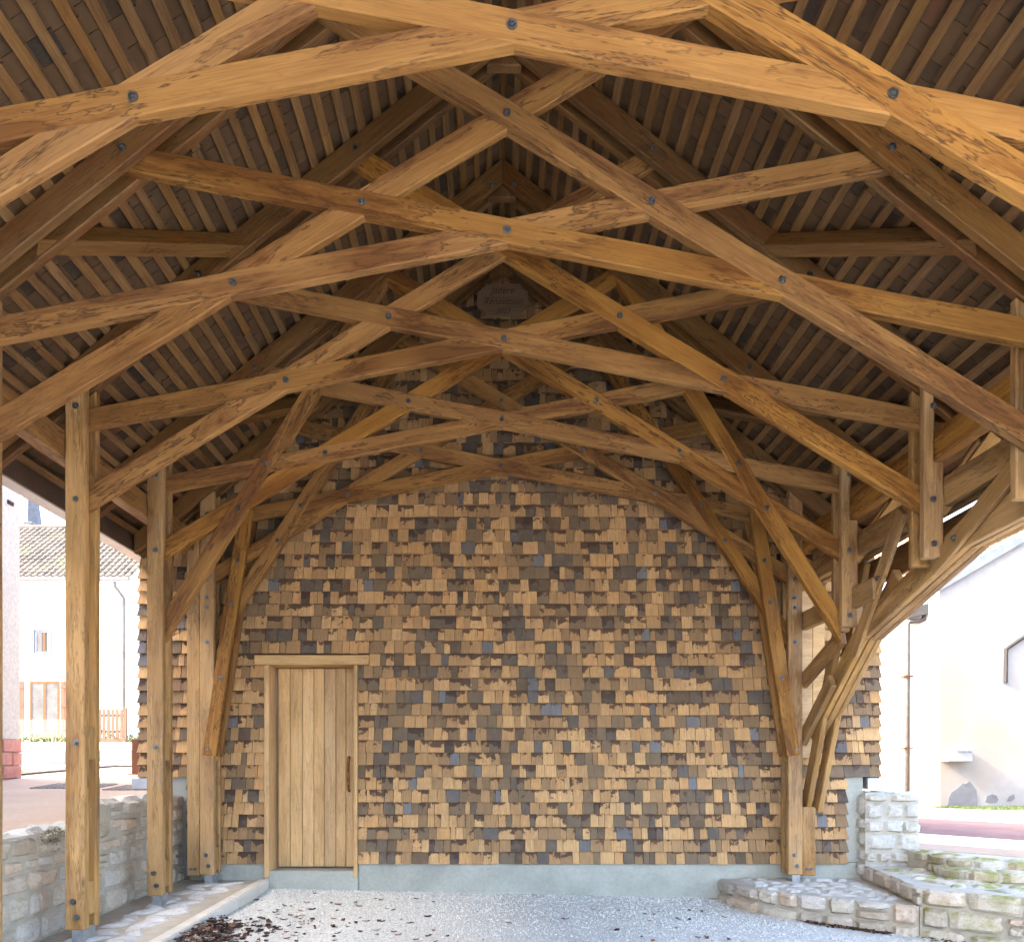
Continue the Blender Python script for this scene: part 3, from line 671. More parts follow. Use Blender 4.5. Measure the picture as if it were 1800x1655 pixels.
boxo('cover_board', 3.335, 3.46, WY - 0.073, WY - 0.05, 1.75, 3.25, 'door', bld, 0.004)
# door
door = link('door', None, None, bld, T((DX0 + DX1) / 2, WY + 0.25, 0.27))
px0, px1 = DX0 + 0.085, DX1 - 0.045; n = 7; xs = [px0]
for i in range(n): xs.append(xs[-1] + rng.uniform(0.85, 1.15))
xs = [px0 + (x - px0) / (xs[-1] - px0) * (px1 - px0) for x in xs]
for i in range(n):
    Mx = frame(((xs[i] + xs[i + 1]) / 2, WY + 0.185 + rng.uniform(-0.002, 0.002), 0.285), (0, 0, 1), (1, 0, 0)); h = (xs[i + 1] - xs[i]) / 2 - 0.0025
    bevel(link('plank', prism_mesh([(0, -h), (2.132, -h), (2.132, h), (0, h)], -0.02, 0.02), 'door', door, Mx), 0.005)
boxo('backing', px0 + 0.002, px1 - 0.002, WY + 0.207, WY + 0.24, 0.285, 2.41, 'dark', door)
hb = MB(); hx = px1 - 0.085; hb.tube([(hx, WY + 0.165, 1.10), (hx, WY + 0.115, 1.12), (hx, WY + 0.105, 1.16), (hx, WY + 0.105, 1.40), (hx, WY + 0.115, 1.44), (hx, WY + 0.165, 1.46)], 0.016, 8); hb.build('handle', 'oak', door, True)
fr = link('door_frame', None, None, bld, T((DX0 + DX1) / 2, WY - 0.05, 0.2))
def upright(name, x0, x1, y0, y1, z0, z1, par, mat='door'):
    Mx = frame(((x0 + x1) / 2, (y0 + y1) / 2, z0), (0, 0, 1), (1, 0, 0)); return bevel(link(name, prism_mesh([(0, -(x1 - x0) / 2), (z1 - z0, -(x1 - x0) / 2), (z1 - z0, (x1 - x0) / 2), (0, (x1 - x0) / 2)], -(y1 - y0) / 2, (y1 - y0) / 2), mat, par, Mx), 0.005)
upright('jamb', DX0 + 0.002, DX0 + 0.055, WY - 0.075, WY + 0.30, 0.20, DZ1 - 0.002, fr); upright('jamb', DX1 - 0.042, DX1 - 0.002, WY - 0.075, WY + 0.30, 0.20, DZ1 - 0.002, fr)
Mx = frame((-2.50, WY + 0.11, DZ1 + 0.05), (1, 0, 0), (0, 0, 1)); bevel(link('lintel', prism_mesh(wobble([(0, -0.05), (1.195, -0.05), (1.195, 0.05), (0, 0.05)], 0.002), -0.20, 0.19), 'door', fr, Mx), 0.006)

# ------------------------------------------------------------------ ground
def sheet(name, xs, ys, zf, mat, **kw):
    v = [(x, y, zf(x, y)) for y in ys for x in xs]; n = len(xs)
    f = [(j * n + i, j * n + i + 1, (j + 1) * n + i + 1, (j + 1) * n + i) for j in range(len(ys) - 1) for i in range(n - 1)]
    return link(name, mesh(name, v, f, True), mat, **kw)
def lin(a, b, n): return [a + (b - a) * i / (n - 1) for i in range(n)]
def gz(x, y): return 0.012 - 0.023 * max(-2.6, min(4, x)) + 0.010 * mnoise.noise((x * 0.9, y * 0.9, 3)) + 0.02 * math.exp(-((y - 8.3) / 0.35) ** 2)
sheet('gravel_yard', lin(-3.6, 9.0, 70), lin(-6, 8.42, 70), gz, 'gravel', kind='structure')
LP = [(-40, 0.0), (-6, 0.35), (0, 0.52), (5, 0.80), (7.4, 0.98), (10.9, 1.20), (13.3, 1.35), (20, 1.76), (29, 2.30), (60, 3.6), (140, 5.0)]
def lz(x, y):
    for (a, b), (c_, d) in zip(LP, LP[1:]):
        if a <= y <= c_: return b + (d - b) * (y - a) / (c_ - a)
    return LP[-1][1]
sheet('pavement', lin(-60, -3.42, 30), sorted(set(lin(-6, 140, 100) + [13.3, 20, 29])), lambda x, y: lz(x, y) if y < WY + 0.4 or x < -3.9 else lz(x, y), 'pavement', kind='structure')
sheet('ground', lin(-400, 400, 9), lin(-400, 600, 9), lambda x, y: -0.35, 'soil', kind='structure')
sheet('forecourt', lin(-60, 60, 12), lin(-60, -5.9, 10), lambda x, y: -0.06, 'asphalt', kind='structure')
m = MB(); ap = [(-60, 11.0), (-6.9, 11.15), (-6.35, 13.2), (-3.2, 13.5), (-3.2, 19.3), (-60, 19.3)]
ys_ = [11.0, 13.3, 16, 19.3]
def asph(pts): return m.poly([(x, y, lz(x, y) + 0.012) for x, y in pts])
asph([(-40, 10.95), (-6.9, 11.05), (-6.38, 13.3), (-40, 13.3)]); asph([(-40, 13.3), (-3.0, 13.3), (-3.0, 16.4), (-40, 16.4)]); asph([(-40, 16.4), (-3.0, 16.4), (-3.0, 20.0), (-40, 20.0)])
m.build('street', 'asphalt', None, kind='structure')
m = MB(); 
for (a, b) in (((-6.9, 11.05), (-6.38, 13.3)), ((-6.38, 13.3), (-3.6, 13.35))):
    a3 = Vector((*a, lz(*a) + 0.03)); b3 = Vector((*b, lz(*b) + 0.03)); d = (b3 - a3); n_ = Vector((d.y, -d.x, 0)).normalized() * 0.06
    m.hexa([a3 - n_, b3 - n_, a3 + n_, b3 + n_, a3 - n_ + Vector((0, 0, .06)), b3 - n_ + Vector((0, 0, .06)), a3 + n_ + Vector((0, 0, .06)), b3 + n_ + Vector((0, 0, .06))])
m.build('street_kerb', 'kerb', None, kind='structure')
for (x, y, w, l_) in ((-5.05, 9.6, 0.75, 0.55), (-4.1, 9.4, 0.75, 0.55)):
    gr = thing('drain_grate', 'cast iron lattice grate set in the beige pavement ' + ('nearer the rough grey house' if x < -4.5 else 'nearer the shingled building'), 'grate', (x, y, lz(x, y)))
    m = MB(); 
    for i in range(9): m.box((x - w / 2 + w * i / 8, y, lz(x, y) + 0.008), (0.012, 0, 0), (0, l_ / 2, l_ / 2 * 0.066), (0, 0, 0.006))
    for i in range(7):
        yy = y - l_ / 2 + l_ * i / 6; m.box((x, yy, lz(x, yy) + 0.010), (w / 2, 0, 0), (0, 0.012, 0), (0, 0, 0.006))
    m.build('lattice', 'iron_grate', gr)

# gravel pebbles in the part of the yard one looks at
m = MB(); OCT = [(1, 0, 0), (0, 1, 0), (-1, 0, 0), (0, -1, 0), (0, 0, 0.7)]
for i in range(22000):
    y = 5.6 + 2.75 * math.sqrt(rng.random()); x = rng.uniform(-2.36, 4.2)
    if x > 2.3 and y > 8.3 - (x - 2.3) * 0.9: continue
    s = rng.uniform(0.004, 0.0115); a = rng.uniform(0, 6.3); z = gz(x, y) - 0.001; b = len(m.v); r_ = rng.random()
    for (p, q, w) in OCT:
        k = s * rng.uniform(0.7, 1.3); m.v.append((x + (p * math.cos(a) - q * math.sin(a)) * k, y + (p * math.sin(a) + q * math.cos(a)) * k, z + w * k))
    for q in range(4): m.f.append((b + q, b + (q + 1) % 4, b + 4)); m.r.append(max(0.01, r_))
m.build('pebbles', 'pebble', None, kind='stuff', label='pale loose gravel chips over the yard', cat='gravel')

# ------------------------------------------------------------------ stones
def stone_obj(quad, depth, nrm, parent, mat, name='stone', n=6, rough=0.25):
    """a stone whose face fills a quad (four corners, bottom left, bottom right, top right, top left), bulging along nrm"""
    q = [Vector(p) for p in quad]; nrm = Vector(nrm).normalized(); c = sum(q, Vector()) / 4; v = []; sd = Vector((rng.uniform(0, 99), rng.uniform(0, 99), rng.uniform(0, 99)))
    size = ((q[1] - q[0]).length + (q[3] - q[0]).length) / 2; ex = rng.uniform(7, 22); tilt = (rng.uniform(-.45, .45), rng.uniform(-.45, .45))
    for j in range(n + 1):
        for i in range(n + 1):
            u, w = i / n * 2 - 1, j / n * 2 - 1
            k = (abs(u) ** ex + abs(w) ** ex) ** (1 / ex); mx = max(abs(u), abs(w)); f_ = (mx / k if k > 0 else 1) * (0.965 + 0.14 * mnoise.noise(sd + Vector((u * 2.0, w * 2.0, 0))))
            uu, ww = u * f_, w * f_; a, b = (uu + 1) / 2, (ww + 1) / 2
            p = q[0].lerp(q[1], a).lerp(q[3].lerp(q[2], a), b)
            e = 1 + tilt[0] * u + tilt[1] * w - 0.5 * max(abs(u), abs(w)) ** 10 if mx < 0.999 else -0.9
            hgt = depth * (e + rough * mnoise.noise(sd + (p - c) / max(size, 0.01) * 4.2) * (1.0 if mx < 0.999 else 0.2))
            v.append(tuple(p + nrm * hgt - c))
    f = [(j * (n + 1) + i, j * (n + 1) + i + 1, (j + 1) * (n + 1) + i + 1, (j + 1) * (n + 1) + i) for j in range(n) for i in range(n)]
    me = mesh('stone', v, f, False)
    if me.polygons[0].normal.dot(nrm) < 0: me.flip_normals()
    return link(name, me, mat, parent, T(*c))
def masonry(parent, A, B, z0, ztop, depth, nrm, mat, hr=(0.09, 0.2), wr=(0.14, 0.36), gap=0.014, jit=0.018, rough=0.25, zb=None):
    """rubble face over the ground line A to B, from z0 (or zb(t)) up to ztop(t)"""
    A, B = Vector((*A, 0)), Vector((*B, 0)); L = (B - A).length; d = (B - A) / L
    z0f = zb or (lambda t: z0); nz = 0; lev = [0.0]; H = max(ztop(t / 10) - z0f(t / 10) for t in range(11))
    while lev[-1] < H - 0.06: lev.append(lev[-1] + rng.uniform(*hr))
    lev[-1] = max(lev[-1], H); ks = H / lev[-1]; lev = [x * ks for x in lev]
    nj = {}
    def node(i, s):
        key = (i, round(s, 3))
        if key not in nj: nj[key] = (rng.uniform(-jit, jit), 0 if i in (0, len(lev) - 1) else rng.uniform(-jit, jit))
        return nj[key]
    def wav(i, s): return 0 if i in (0, len(lev) - 1) else 0.035 * mnoise.noise((s * 2.6, i * 5.1, L))
    for i in range(len(lev) - 1):
        s = 0.0
        while s < L - 1e-4:
            w = rng.uniform(*wr)
            if L - s - w < wr[0] * 0.7: w = L - s
            t0, t1 = s / L, (s + w) / L; zt0, zt1 = ztop(t0), ztop(t1); zb0, zb1 = z0f(t0), z0f(t1)
            y0 = zb0 + lev[i]
            if y0 < max(zt0, zt1) - 0.05:
                g = gap / 2; e0 = rng.uniform(-jit, jit) * (0 if s == 0 else 1); e1 = rng.uniform(-jit, jit) * (0 if s + w >= L - 1e-4 else 1)
                def pt(ss, z, zt): q = A + d * max(0, min(L, ss)); return (q.x, q.y, min(z, zt - g))
                zA = zb0 + lev[i] + wav(i, s) + g; zB = zb1 + lev[i] + wav(i, s + w) + g; zC = zb1 + lev[i + 1] + wav(i + 1, s + w) - g; zD = zb0 + lev[i + 1] + wav(i + 1, s) - g
                split = rng.random() < 0.18 and w < 0.3 and lev[i + 1] - lev[i] > 0.13
                if split:
                    zm = (lev[i] + lev[i + 1]) / 2 + rng.uniform(-0.02, 0.02)
                    quads = [(zA, zB, zb1 + zm - g, zb0 + zm - g), (zb0 + zm + g, zb1 + zm + g, zC, zD)]
                else: quads = [(zA, zB, zC, zD)]
                for (a, b, c_, d_) in quads:
                    if min(c_, zt1) - a < 0.035: continue
                    stone_obj([pt(s + g + e0 * .5, a, zt0), pt(s + w - g + e1 * .5, b, zt1), pt(s + w - g + e1, c_, zt1), pt(s + g + e0, d_, zt0)], depth * rng.uniform(0.7, 1.3), nrm, parent, mat, rough=rough)
            s += w
def flags(parent, poly, zf, size, mat, name='flagstone', th=0.012, seed=1):
    """crazy paving: jittered cells clipped roughly to a convex-ish polygon"""
    r_ = random.Random(seed); xs_ = [p[0] for p in poly]; ys_ = [p[1] for p in poly]
    def inside(x, y):
        k = False; n = len(poly)
        for i in range(n):
            (x0, y0), (x1, y1) = poly[i], poly[(i + 1) % n]
            if (y0 > y) != (y1 > y) and x < (x1 - x0) * (y - y0) / (y1 - y0) + x0: k = not k
        return k
    nx = int((max(xs_) - min(xs_)) / size) + 2; ny = int((max(ys_) - min(ys_)) / size) + 2; nd = {}
    for j in range(ny + 1):
        for i in range(nx + 1):
            nd[i, j] = (min(xs_) + (i - 0.5 + 0.5 * (j % 2)) * size + r_.uniform(-.22, .22) * size, min(ys_) + (j - 0.5) * size + r_.uniform(-.28, .28) * size)
    for j in range(ny):
        for i in range(nx):
            q = [nd[i, j], nd[i + 1, j], nd[i + 1, j + 1], nd[i, j + 1]]; cx = sum(p[0] for p in q) / 4; cy = sum(p[1] for p in q) / 4
            if not inside(cx, cy): continue
            q = [p if inside(*p) else (cx + (p[0] - cx) * 0.55, cy + (p[1] - cy) * 0.55) for p in q]
            if not all(inside(*p) for p in q): continue
            q = [(cx + (p[0] - cx) * (1 - 0.012 / size), cy + (p[1] - cy) * (1 - 0.012 / size)) for p in q]
            stone_obj([(p[0], p[1], zf(*p)) for p in q], th * r_.uniform(0.6, 1.2), (0, 0, 1), parent, mat, name, 4, 0.35)

# left retaining wall ---------------------------------------------------
rw = thing('retaining_wall', 'rubble limestone retaining wall between the beige pavement and the posts, stepped up at one end', 'stone wall', (-3.4, 6, 0.1))
wz = lambda y: 0.12 + (y - 5.7) * 0.022
def rtop(y): return 0.885 + 0.012 * (y - 5.3) if y < 6.62 else 1.065
masonry(rw, (-3.27, 8.38), (-3.27, 3.2), 0, lambda t: rtop(8.38 - 5.18 * t), 0.016, (1, 0, 0), 'stone', (0.11, 0.24), (0.13, 0.42), 0.014, 0.045, 0.7, zb=lambda t: wz(8.38 - 5.18 * t) - 0.02)
m = MB()
for (ya, yb, zt) in ((-6, 3.2, 0.80), (3.2, 6.62, 0.88), (6.62, 8.38, 1.05)): m.box((-3.397, (ya + yb) / 2, (zt - 0.3) / 2), (0.12, 0, 0), (0, (yb - ya) / 2, 0), (0, 0, (zt + 0.3) / 2))
m.build('mortar_core', 'mortar', rw)
y = 3.2
while y < 8.3:
    w = rng.uniform(0.28, 0.5); yb = min(y + w, 6.62 if y < 6.62 else 8.38); zt = rtop((y + yb) / 2 if yb <= 6.62 else 7.5)
    stone_obj([(-3.52, y + 0.01, zt - 0.01), (-3.265, y + 0.01, zt), (-3.265, yb - 0.01, zt), (-3.52, yb - 0.01, zt - 0.01)], 0.03, (0, 0, 1), rw, 'palestone', 'capping_stone', 5, 0.4); y = yb
ms = thing('moss_clump', 'clump of dry brown moss on top of the stepped retaining wall', 'moss', (-3.30, 5.9, 0.88))
m = MB()
for i in range(420):
    a, b = rng.gauss(0, 0.075), rng.gauss(0, 0.05); p = Vector((-3.29 + 0.03 * rng.gauss(0, 1) + 0.02, 5.88 + a, 0.87 - abs(b) * 1.3 + 0.03)); d = Vector((rng.uniform(-.3, 1), rng.uniform(-1, 1), rng.uniform(-.6, 1))).normalized() * rng.uniform(0.015, 0.04); u = d.orthogonal().normalized() * 0.003
    m.poly([p - u, p + u, p + d])
link('tuft', m.mesh(), 'moss', ms, kind='stuff')

# left paved strip and kerb ----------------------------------------------
ps = sheet('paved_strip', [-3.40, -2.44], lin(2.6, 8.4, 12), lambda x, y: wz(y) - 0.012, 'mortar', kind='structure')
flags(ps, [(-3.25, 3.4), (-2.46, 3.4), (-2.46, 8.36), (-3.25, 8.36)], lambda x, y: wz(y) - 0.009, 0.235, 'flag', th=0.015, seed=5)
kb = thing('kerb', 'pale cut stone kerb between the gravel and the paved strip of the posts', 'kerb', (-2.4, 6, 0))
y = 8.30
while y > 2.5:
    ya = y - 0.98; Mx = frame((-2.395, ya + 0.002, 0), (0, 1, (wz(y) - wz(ya)) / 0.98), (0, 0, 1)); Mx.translation.z = wz(ya)
    o = link('kerb_stone', prism_mesh(wobble([(0, -0.3), (0.974, -0.3), (0.974, 0.012), (0, 0.012)], 0.002, 0.2), -0.055, 0.055), 'kerb', kb, Mx); bevel(o, 0.014); y = ya

# right ledge ------------------------------------------------------------
led = thing('stone_ledge', 'low stone ledge with rounded corner under the wall post of the arch', 'ledge', (2.9, 7.6, 0))
LZ = 0.195
lp = [(2.36, 8.40), (2.40, 8.0), (2.52, 7.62), (2.78, 7.31), (3.17, 7.01), (3.57, 6.70)]
for a, b in zip(lp, lp[1:]):
    nrm = Vector((b[1] - a[1], -(b[0] - a[0]), 0)).normalized(); nrm = nrm if nrm.x < 0 or nrm.y < 0 else -nrm
    masonry(led, a, b, -0.10, lambda t: LZ, 0.022, nrm, 'stone', (0.11, 0.18), (0.2, 0.44), 0.014, 0.03, 0.55)
core_ = [(x + 0.02, y + 0.025) for x, y in lp] + [(3.88, 8.40)]
m = MB(); k = len(core_); m.v = [(x, y, -0.3) for x, y in core_] + [(x, y, LZ - 0.012) for x, y in core_]; m.f = [tuple(range(k))[::-1], tuple(range(k, 2 * k))] + [(i, (i + 1) % k, (i + 1) % k + k, i + k) for i in range(k)]; m.r = [0] * len(m.f)
m.build('mortar_core', 'mortar', led)
flags(led, [(x + 0.03, y + 0.03) for x, y in lp] + [(3.80, 8.36)], lambda x, y: LZ - 0.008, 0.19, 'palestone', th=0.014, seed=9)

# mossy upper ledge and steps ---------------------------------------------
mw = thing('mossy_ledge', 'mossy rubble ledge stepping up beside the stone pillar', 'ledge', (4.2, 6.9, 0))
MZ = 0.345
mp = [(3.84, 8.24), (3.73, 7.5), (3.585, 6.69), (4.16, 6.24), (5.0, 5.58), (6.2, 4.7)]
masonry(mw, mp[0], mp[1], LZ - 0.02, lambda t: MZ, 0.02, (-1, 0, 0), 'stone', (0.15, 0.2), (0.25, 0.4), 0.012, 0.01, 0.3)
masonry(mw, mp[1], mp[2], LZ - 0.02, lambda t: MZ, 0.02, (-1, 0, 0), 'stone', (0.15, 0.2), (0.25, 0.4), 0.012, 0.01, 0.3)
for a, b in zip(mp[2:], mp[3:]):
    nrm = Vector((b[1] - a[1], -(b[0] - a[0]), 0)).normalized()
    masonry(mw, a, b, -0.14, lambda t: MZ, 0.022, nrm, 'mossy', (0.10, 0.2), (0.13, 0.42), 0.014, 0.03, 0.55)
def slab(poly, z0, z1, name, mat, par):
    m = MB(); k = len(poly); m.v = [(x, y, z0) for x, y in poly] + [(x, y, z1) for x, y in poly]; m.f = [tuple(range(k))[::-1], tuple(range(k, 2 * k))] + [(i, (i + 1) % k, (i + 1) % k + k, i + k) for i in range(k)]; m.r = [0] * len(m.f)
    return m.build(name, mat, par)
slab([(3.86, 8.36), (3.75, 7.5), (3.60, 6.73), (4.17, 6.29), (5.02, 5.62), (6.2, 4.74), (9, 7.0), (9, 8.4)], -0.3, MZ - 0.012, 'mortar_core', 'mortar', mw)
flags(mw, [(3.86, 8.2), (3.75, 7.5), (3.62, 6.76), (4.18, 6.30), (5.0, 5.66), (6.0, 5.2), (6.0, 7.3), (4.2, 8.2)], lambda x, y: MZ - 0.008, 0.27, 'mossy', th=0.016, seed=3)
s1p = [G(1600, 1515, 0.35), G(1628, 1522, 0.35), G(1652, 1537, 0.35), G(1700, 1545, 0.35), G(1760, 1549, 0.35), G(1830, 1551, 0.35), G(1930, 1549, 0.35)]
s2p = [G(1605, 1507, 0.43), G(1632, 1512, 0.43), G(1660, 1520, 0.43), G(1710, 1526, 0.43), G(1770, 1529, 0.43), G(1840, 1531, 0.43), G(1930, 1530, 0.43)]
for pts, z0, z1 in ((s1p, MZ - 0.02, 0.43), (s2p, 0.41, 0.51)):
    st = thing('stone_step', 'curved mossy stone step, ' + ('lower of the two above the mossy ledge' if z1 < 0.5 else 'upper of the two, against the beige pavement'), 'step', tuple(pts[2]))
    for a, b in zip(pts, pts[1:]):
        nrm = Vector((b.y - a.y, -(b.x - a.x), 0)).normalized()
        if nrm.dot(Vector((-0.5, -1, 0))) < 0: nrm = -nrm
        L_ = (b - a).length; k = max(1, int(L_ / 0.32))
        for i in range(k):
            p, q = a.lerp(b, i / k + 0.012), a.lerp(b, (i + 1) / k - 0.012)
            stone_obj([(p.x, p.y, z0), (q.x, q.y, z0), (q.x, q.y, z1), (p.x, p.y, z1)], 0.025, nrm, st, 'mossy', 'stone', 5, 0.3)
            bk = -nrm * 0.26; stone_obj([(p.x, p.y, z1 - .005), (q.x, q.y, z1 - .005), (q.x + bk.x, q.y + bk.y, z1 - .005), (p.x + bk.x, p.y + bk.y, z1 - .005)], 0.014, (0, 0, 1), st, 'mossy', 'tread_stone', 5, 0.3)
    slab([(p.x, p.y + 0.02) for p in pts] + [(pts[-1].x, pts[-1].y + 0.5), (pts[0].x, pts[0].y + 0.45)], z0 - 0.1, z1 - 0.014, 'mortar_core', 'mortar', st)

# stone pillar -------------------------------------------------------------
pi = thing('stone_pillar', 'short square pillar of pale limestone blocks beside the concrete corner', 'pillar', (4.11, 8.5, MZ))
QX0, QX1, QY0, QY1 = 3.84, 4.41, 8.24, 8.90
masonry(pi, (QX0, QY0), (QX1, QY0), 0.20, lambda t: 1.085, 0.022, (0, -1, 0), 'palestone', (0.09, 0.2), (0.12, 0.36), 0.014, 0.035, 0.55)
masonry(pi, (QX0, QY1), (QX0, QY0), 0.20, lambda t: 1.085, 0.02, (-1, 0, 0), 'palestone', (0.12, 0.19), (0.2, 0.36), 0.022, 0.015, 0.3)
masonry(pi, (QX1, QY0), (QX1, QY1), 0.33, lambda t: 1.085, 0.02, (1, 0, 0), 'palestone', (0.12, 0.19), (0.2, 0.36), 0.022, 0.015, 0.3)
boxo('mortar_core', QX0 + 0.01, QX1 - 0.01, QY0 + 0.012, QY1, 0.2, 1.07, 'mortar', pi)
for (a, b) in ((QY0 - 0.01, QY0 + 0.36), (QY0 + 0.36, QY1)):
    stone_obj([(QX0 - .01, a + .01, 1.07), (4.11, a + .01, 1.07), (4.09, b, 1.07), (QX0 - .01, b, 1.07)], 0.025, (0, 0, 1), pi, 'palestone', 'capping_stone', 5, 0.4)
    stone_obj([(4.13, a + .01, 1.07), (QX1 + .01, a + .01, 1.07), (QX1 + .01, b, 1.07), (4.11, b, 1.07)], 0.025, (0, 0, 1), pi, 'palestone', 'capping_stone', 5, 0.4)

# ------------------------------------------------------------------ right-hand street
GZ = 0.50
def gsheet(name, px, z, mat, th=0.0, **kw):
    m = MB(); pts = [G(a, b, GZ) for a, b in px]; m.poly([(p.x, p.y, z) for p in pts]); return m.build(name, mat, None, **kw)
slab([(4.43, 8.92), (4.45, 8.3), (5.0, 7.6), (6.5, 6.9), (9, 5.6), (60, 5.6), (60, 90), (3.9, 90), (3.9, 13.5), (4.3, 13.4)], -0.3, GZ, 'pavement', 'pavement', None)['kind'] = 'structure'
def ext(a, b, k=3.0):      # carry a street line on past the frame, in the ground plane
    A, B = G(*a, GZ), G(*b, GZ); d = (B - A); return A - d * 0.9, B + d * k
wa, wb_ = ext((1613, 1465), (1800, 1478)); wc, wd = ext((1613, 1481), (1800, 1494)); ra, rb_ = ext((1615, 1437), (1800, 1447.5)); ka, kb2 = ext((1614, 1431), (1800, 1441))
def strip(name, a, b, c, d, z, mat, z2=None, **kw):
    m = MB(); lo = z - 0.05
    m.hexa([(a.x, a.y, lo), (b.x, b.y, lo), (c.x, c.y, lo), (d.x, d.y, lo), (a.x, a.y, z), (b.x, b.y, z), (c.x, c.y, z), (d.x, d.y, z)]); return m.build(name, mat, None, **kw)
strip('gutter_strip', wa, wb_, wc, wd, GZ + 0.008, 'white', kind='structure')
strip('road', ra, rb_, wa, wb_, GZ + 0.004, 'redroad', kind='structure')
kt = thing('street_kerb', 'low grey stone kerb along the far side of the reddish road', 'kerb', tuple(ka))
nk = 16; zk = GZ + 0.06
for i in range(nk):
    p, q = ka.lerp(kb2, (i + .01) / nk), ka.lerp(kb2, (i + .99) / nk); p2, q2 = ra.lerp(rb_, (i + .01) / nk), ra.lerp(rb_, (i + .99) / nk)
    m = MB(); m.hexa([(p.x, p.y, GZ), (q.x, q.y, GZ), (p2.x, p2.y, GZ), (q2.x, q2.y, GZ), (p.x, p.y, zk), (q.x, q.y, zk), (p2.x, p2.y, zk), (q2.x, q2.y, zk)]); m.build('kerb_stone', 'kerb', kt)
WD = 15.6
slab([(ka.x, ka.y), (kb2.x, kb2.y), (30, WD + 0.3), (4.0, WD + 0.3)], GZ - 0.02, GZ + 0.05, 'verge', 'soil', None)['kind'] = 'structure'
m = MB()
for i in range(5200):
    x = rng.uniform(8.6, 11.5); y = WD - rng.random() ** 1.5 * 1.1 * min(1, (x - 8.5) / 0.8) - 0.02; h = rng.uniform(0.02, 0.06); a = rng.uniform(0, 6.3)
    m.poly([(x - 0.006 * math.cos(a), y - 0.006 * math.sin(a), GZ + 0.05), (x + 0.006 * math.cos(a), y + 0.006 * math.sin(a), GZ + 0.05), (x + rng.uniform(-.02, .02), y + rng.uniform(-.02, .02), GZ + 0.05 + h)])
m.build('grass', 'grass', None, kind='stuff', label='strip of short green grass at the foot of the cream wall', cat='grass')

hr = thing('cream_house', 'cream rendered gable wall with zinc verge, bare patches and letterboxes', 'house', (9.5, WD, GZ))
def pw_(px, py, d=WD): q = P(px, py, d); return (q.x, q.z)
gp = [pw_(1652, 1440), pw_(2300, 1440), pw_(2300, 650), pw_(1800, 951), pw_(1652, 1037)]
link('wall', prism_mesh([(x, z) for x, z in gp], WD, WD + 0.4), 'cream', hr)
zb_ = [pw_(1620, 1056), pw_(2300, 661), pw_(2300, 640), pw_(1620, 1036)]
link('zinc_verge', prism_mesh(zb_, WD - 0.06, WD + 0.02), 'oldzinc', hr)
for shape in ([(1663, 1425), (1668, 1400), (1672, 1392), (1682, 1385), (1692, 1376), (1698, 1377), (1704, 1372), (1711, 1381), (1716, 1389), (1718, 1404), (1718, 1418), (1712, 1425)],
              [(1731, 1408), (1735, 1398), (1744, 1395), (1752, 1398), (1755, 1405), (1751, 1410), (1740, 1411)], [(1769, 1408), (1774, 1398), (1782, 1395), (1784, 1402), (1779, 1407)], [(1655, 1427), (1662, 1420), (1720, 1421), (1790, 1417), (1860, 1420), (1860, 1432), (1655, 1432)]):
    link('bare_patch', prism_mesh([pw_(*p) for p in shape], WD - 0.004, WD + 0.1), 'patch', hr)
lb = thing('letterbox', 'white double letterbox fixed on the cream wall', 'letterbox', (pw_(1677, 1325)[0], WD - 0.2, pw_(1677, 1325)[1]))
(x0, z0), (x1, z1) = pw_(1655, 1338), pw_(1698, 1313)
boxo('box', x0, x1, WD - 0.22, WD - 0.002, z0, z1, 'letterpaint', lb, 0.008)
for i in (0, 1):
    a = x0 + (x1 - x0) * (0.40 + 0.29 * i); boxo('flap', a, a + (x1 - x0) * 0.26, WD - 0.228, WD - 0.219, z1 - 0.10, z1 - 0.075, 'steel', lb)
pk = thing('surface_conduit', 'black cable running down the cream wall', 'cable', (pw_(1767, 1150)[0], WD, pw_(1767, 1150)[1]))
m = MB(); pts = [pw_(1815, 1108), pw_(1767, 1141), pw_(1766, 1200)]; m.tube([(x, WD - 0.03, z) for x, z in pts], 0.035, 6); m.build('cable', 'dark', pk)
# house behind with pale tiles
bh = thing('white_house', 'white facade with bare stones at its foot, gutter and dark downpipe', 'house', (9, 19, GZ))
D2 = 19.5
def p2(px, py): q = P(px, py, D2); return (q.x, q.z)
link('wall', prism_mesh([p2(1380, 1412), p2(1668, 1412), p2(1668, 1062), p2(1380, 1120)], D2, D2 + 0.4), 'white', bh)
gq = [p2(1590, 1088), p2(1668, 1072), p2(1668, 1050), p2(1590, 1072)]; link('gutter', prism_mesh(gq, D2 - 0.2, D2 - 0.003), 'leadpipe', bh)
m = MB(); pts = [P(1625, 1076, D2 - .1), P(1624, 1088, D2 - .1), P(1616, 1091, D2 - .1), P(1598, 1092, D2 - .1), P(1595, 1098, D2 - .1), P(1595, 1400, D2 - .1)]; m.tube(pts, 0.06, 8); dp = m.build('downpipe', 'leadpipe', bh, True)
for yy in (1188, 1314):
    q = P(1595, yy, D2 - .1); boxo('pipe_clip', q.x - 0.12, q.x + 0.12, D2 - 0.17, D2 - 0.0, q.z - 0.015, q.z + 0.015, 'rust', dp)
(qx0, qz0), (qx1, qz1) = p2(1612, 1412), p2(1656, 1368)
A_ = Vector((qx0, D2 - 0.0, 0)); masonry(bh, (qx0, D2), (qx1, D2), qz0, lambda t: qz1, 0.03, (0, -1, 0), 'stone', (0.12, 0.2), (0.2, 0.4), 0.02, 0.02)
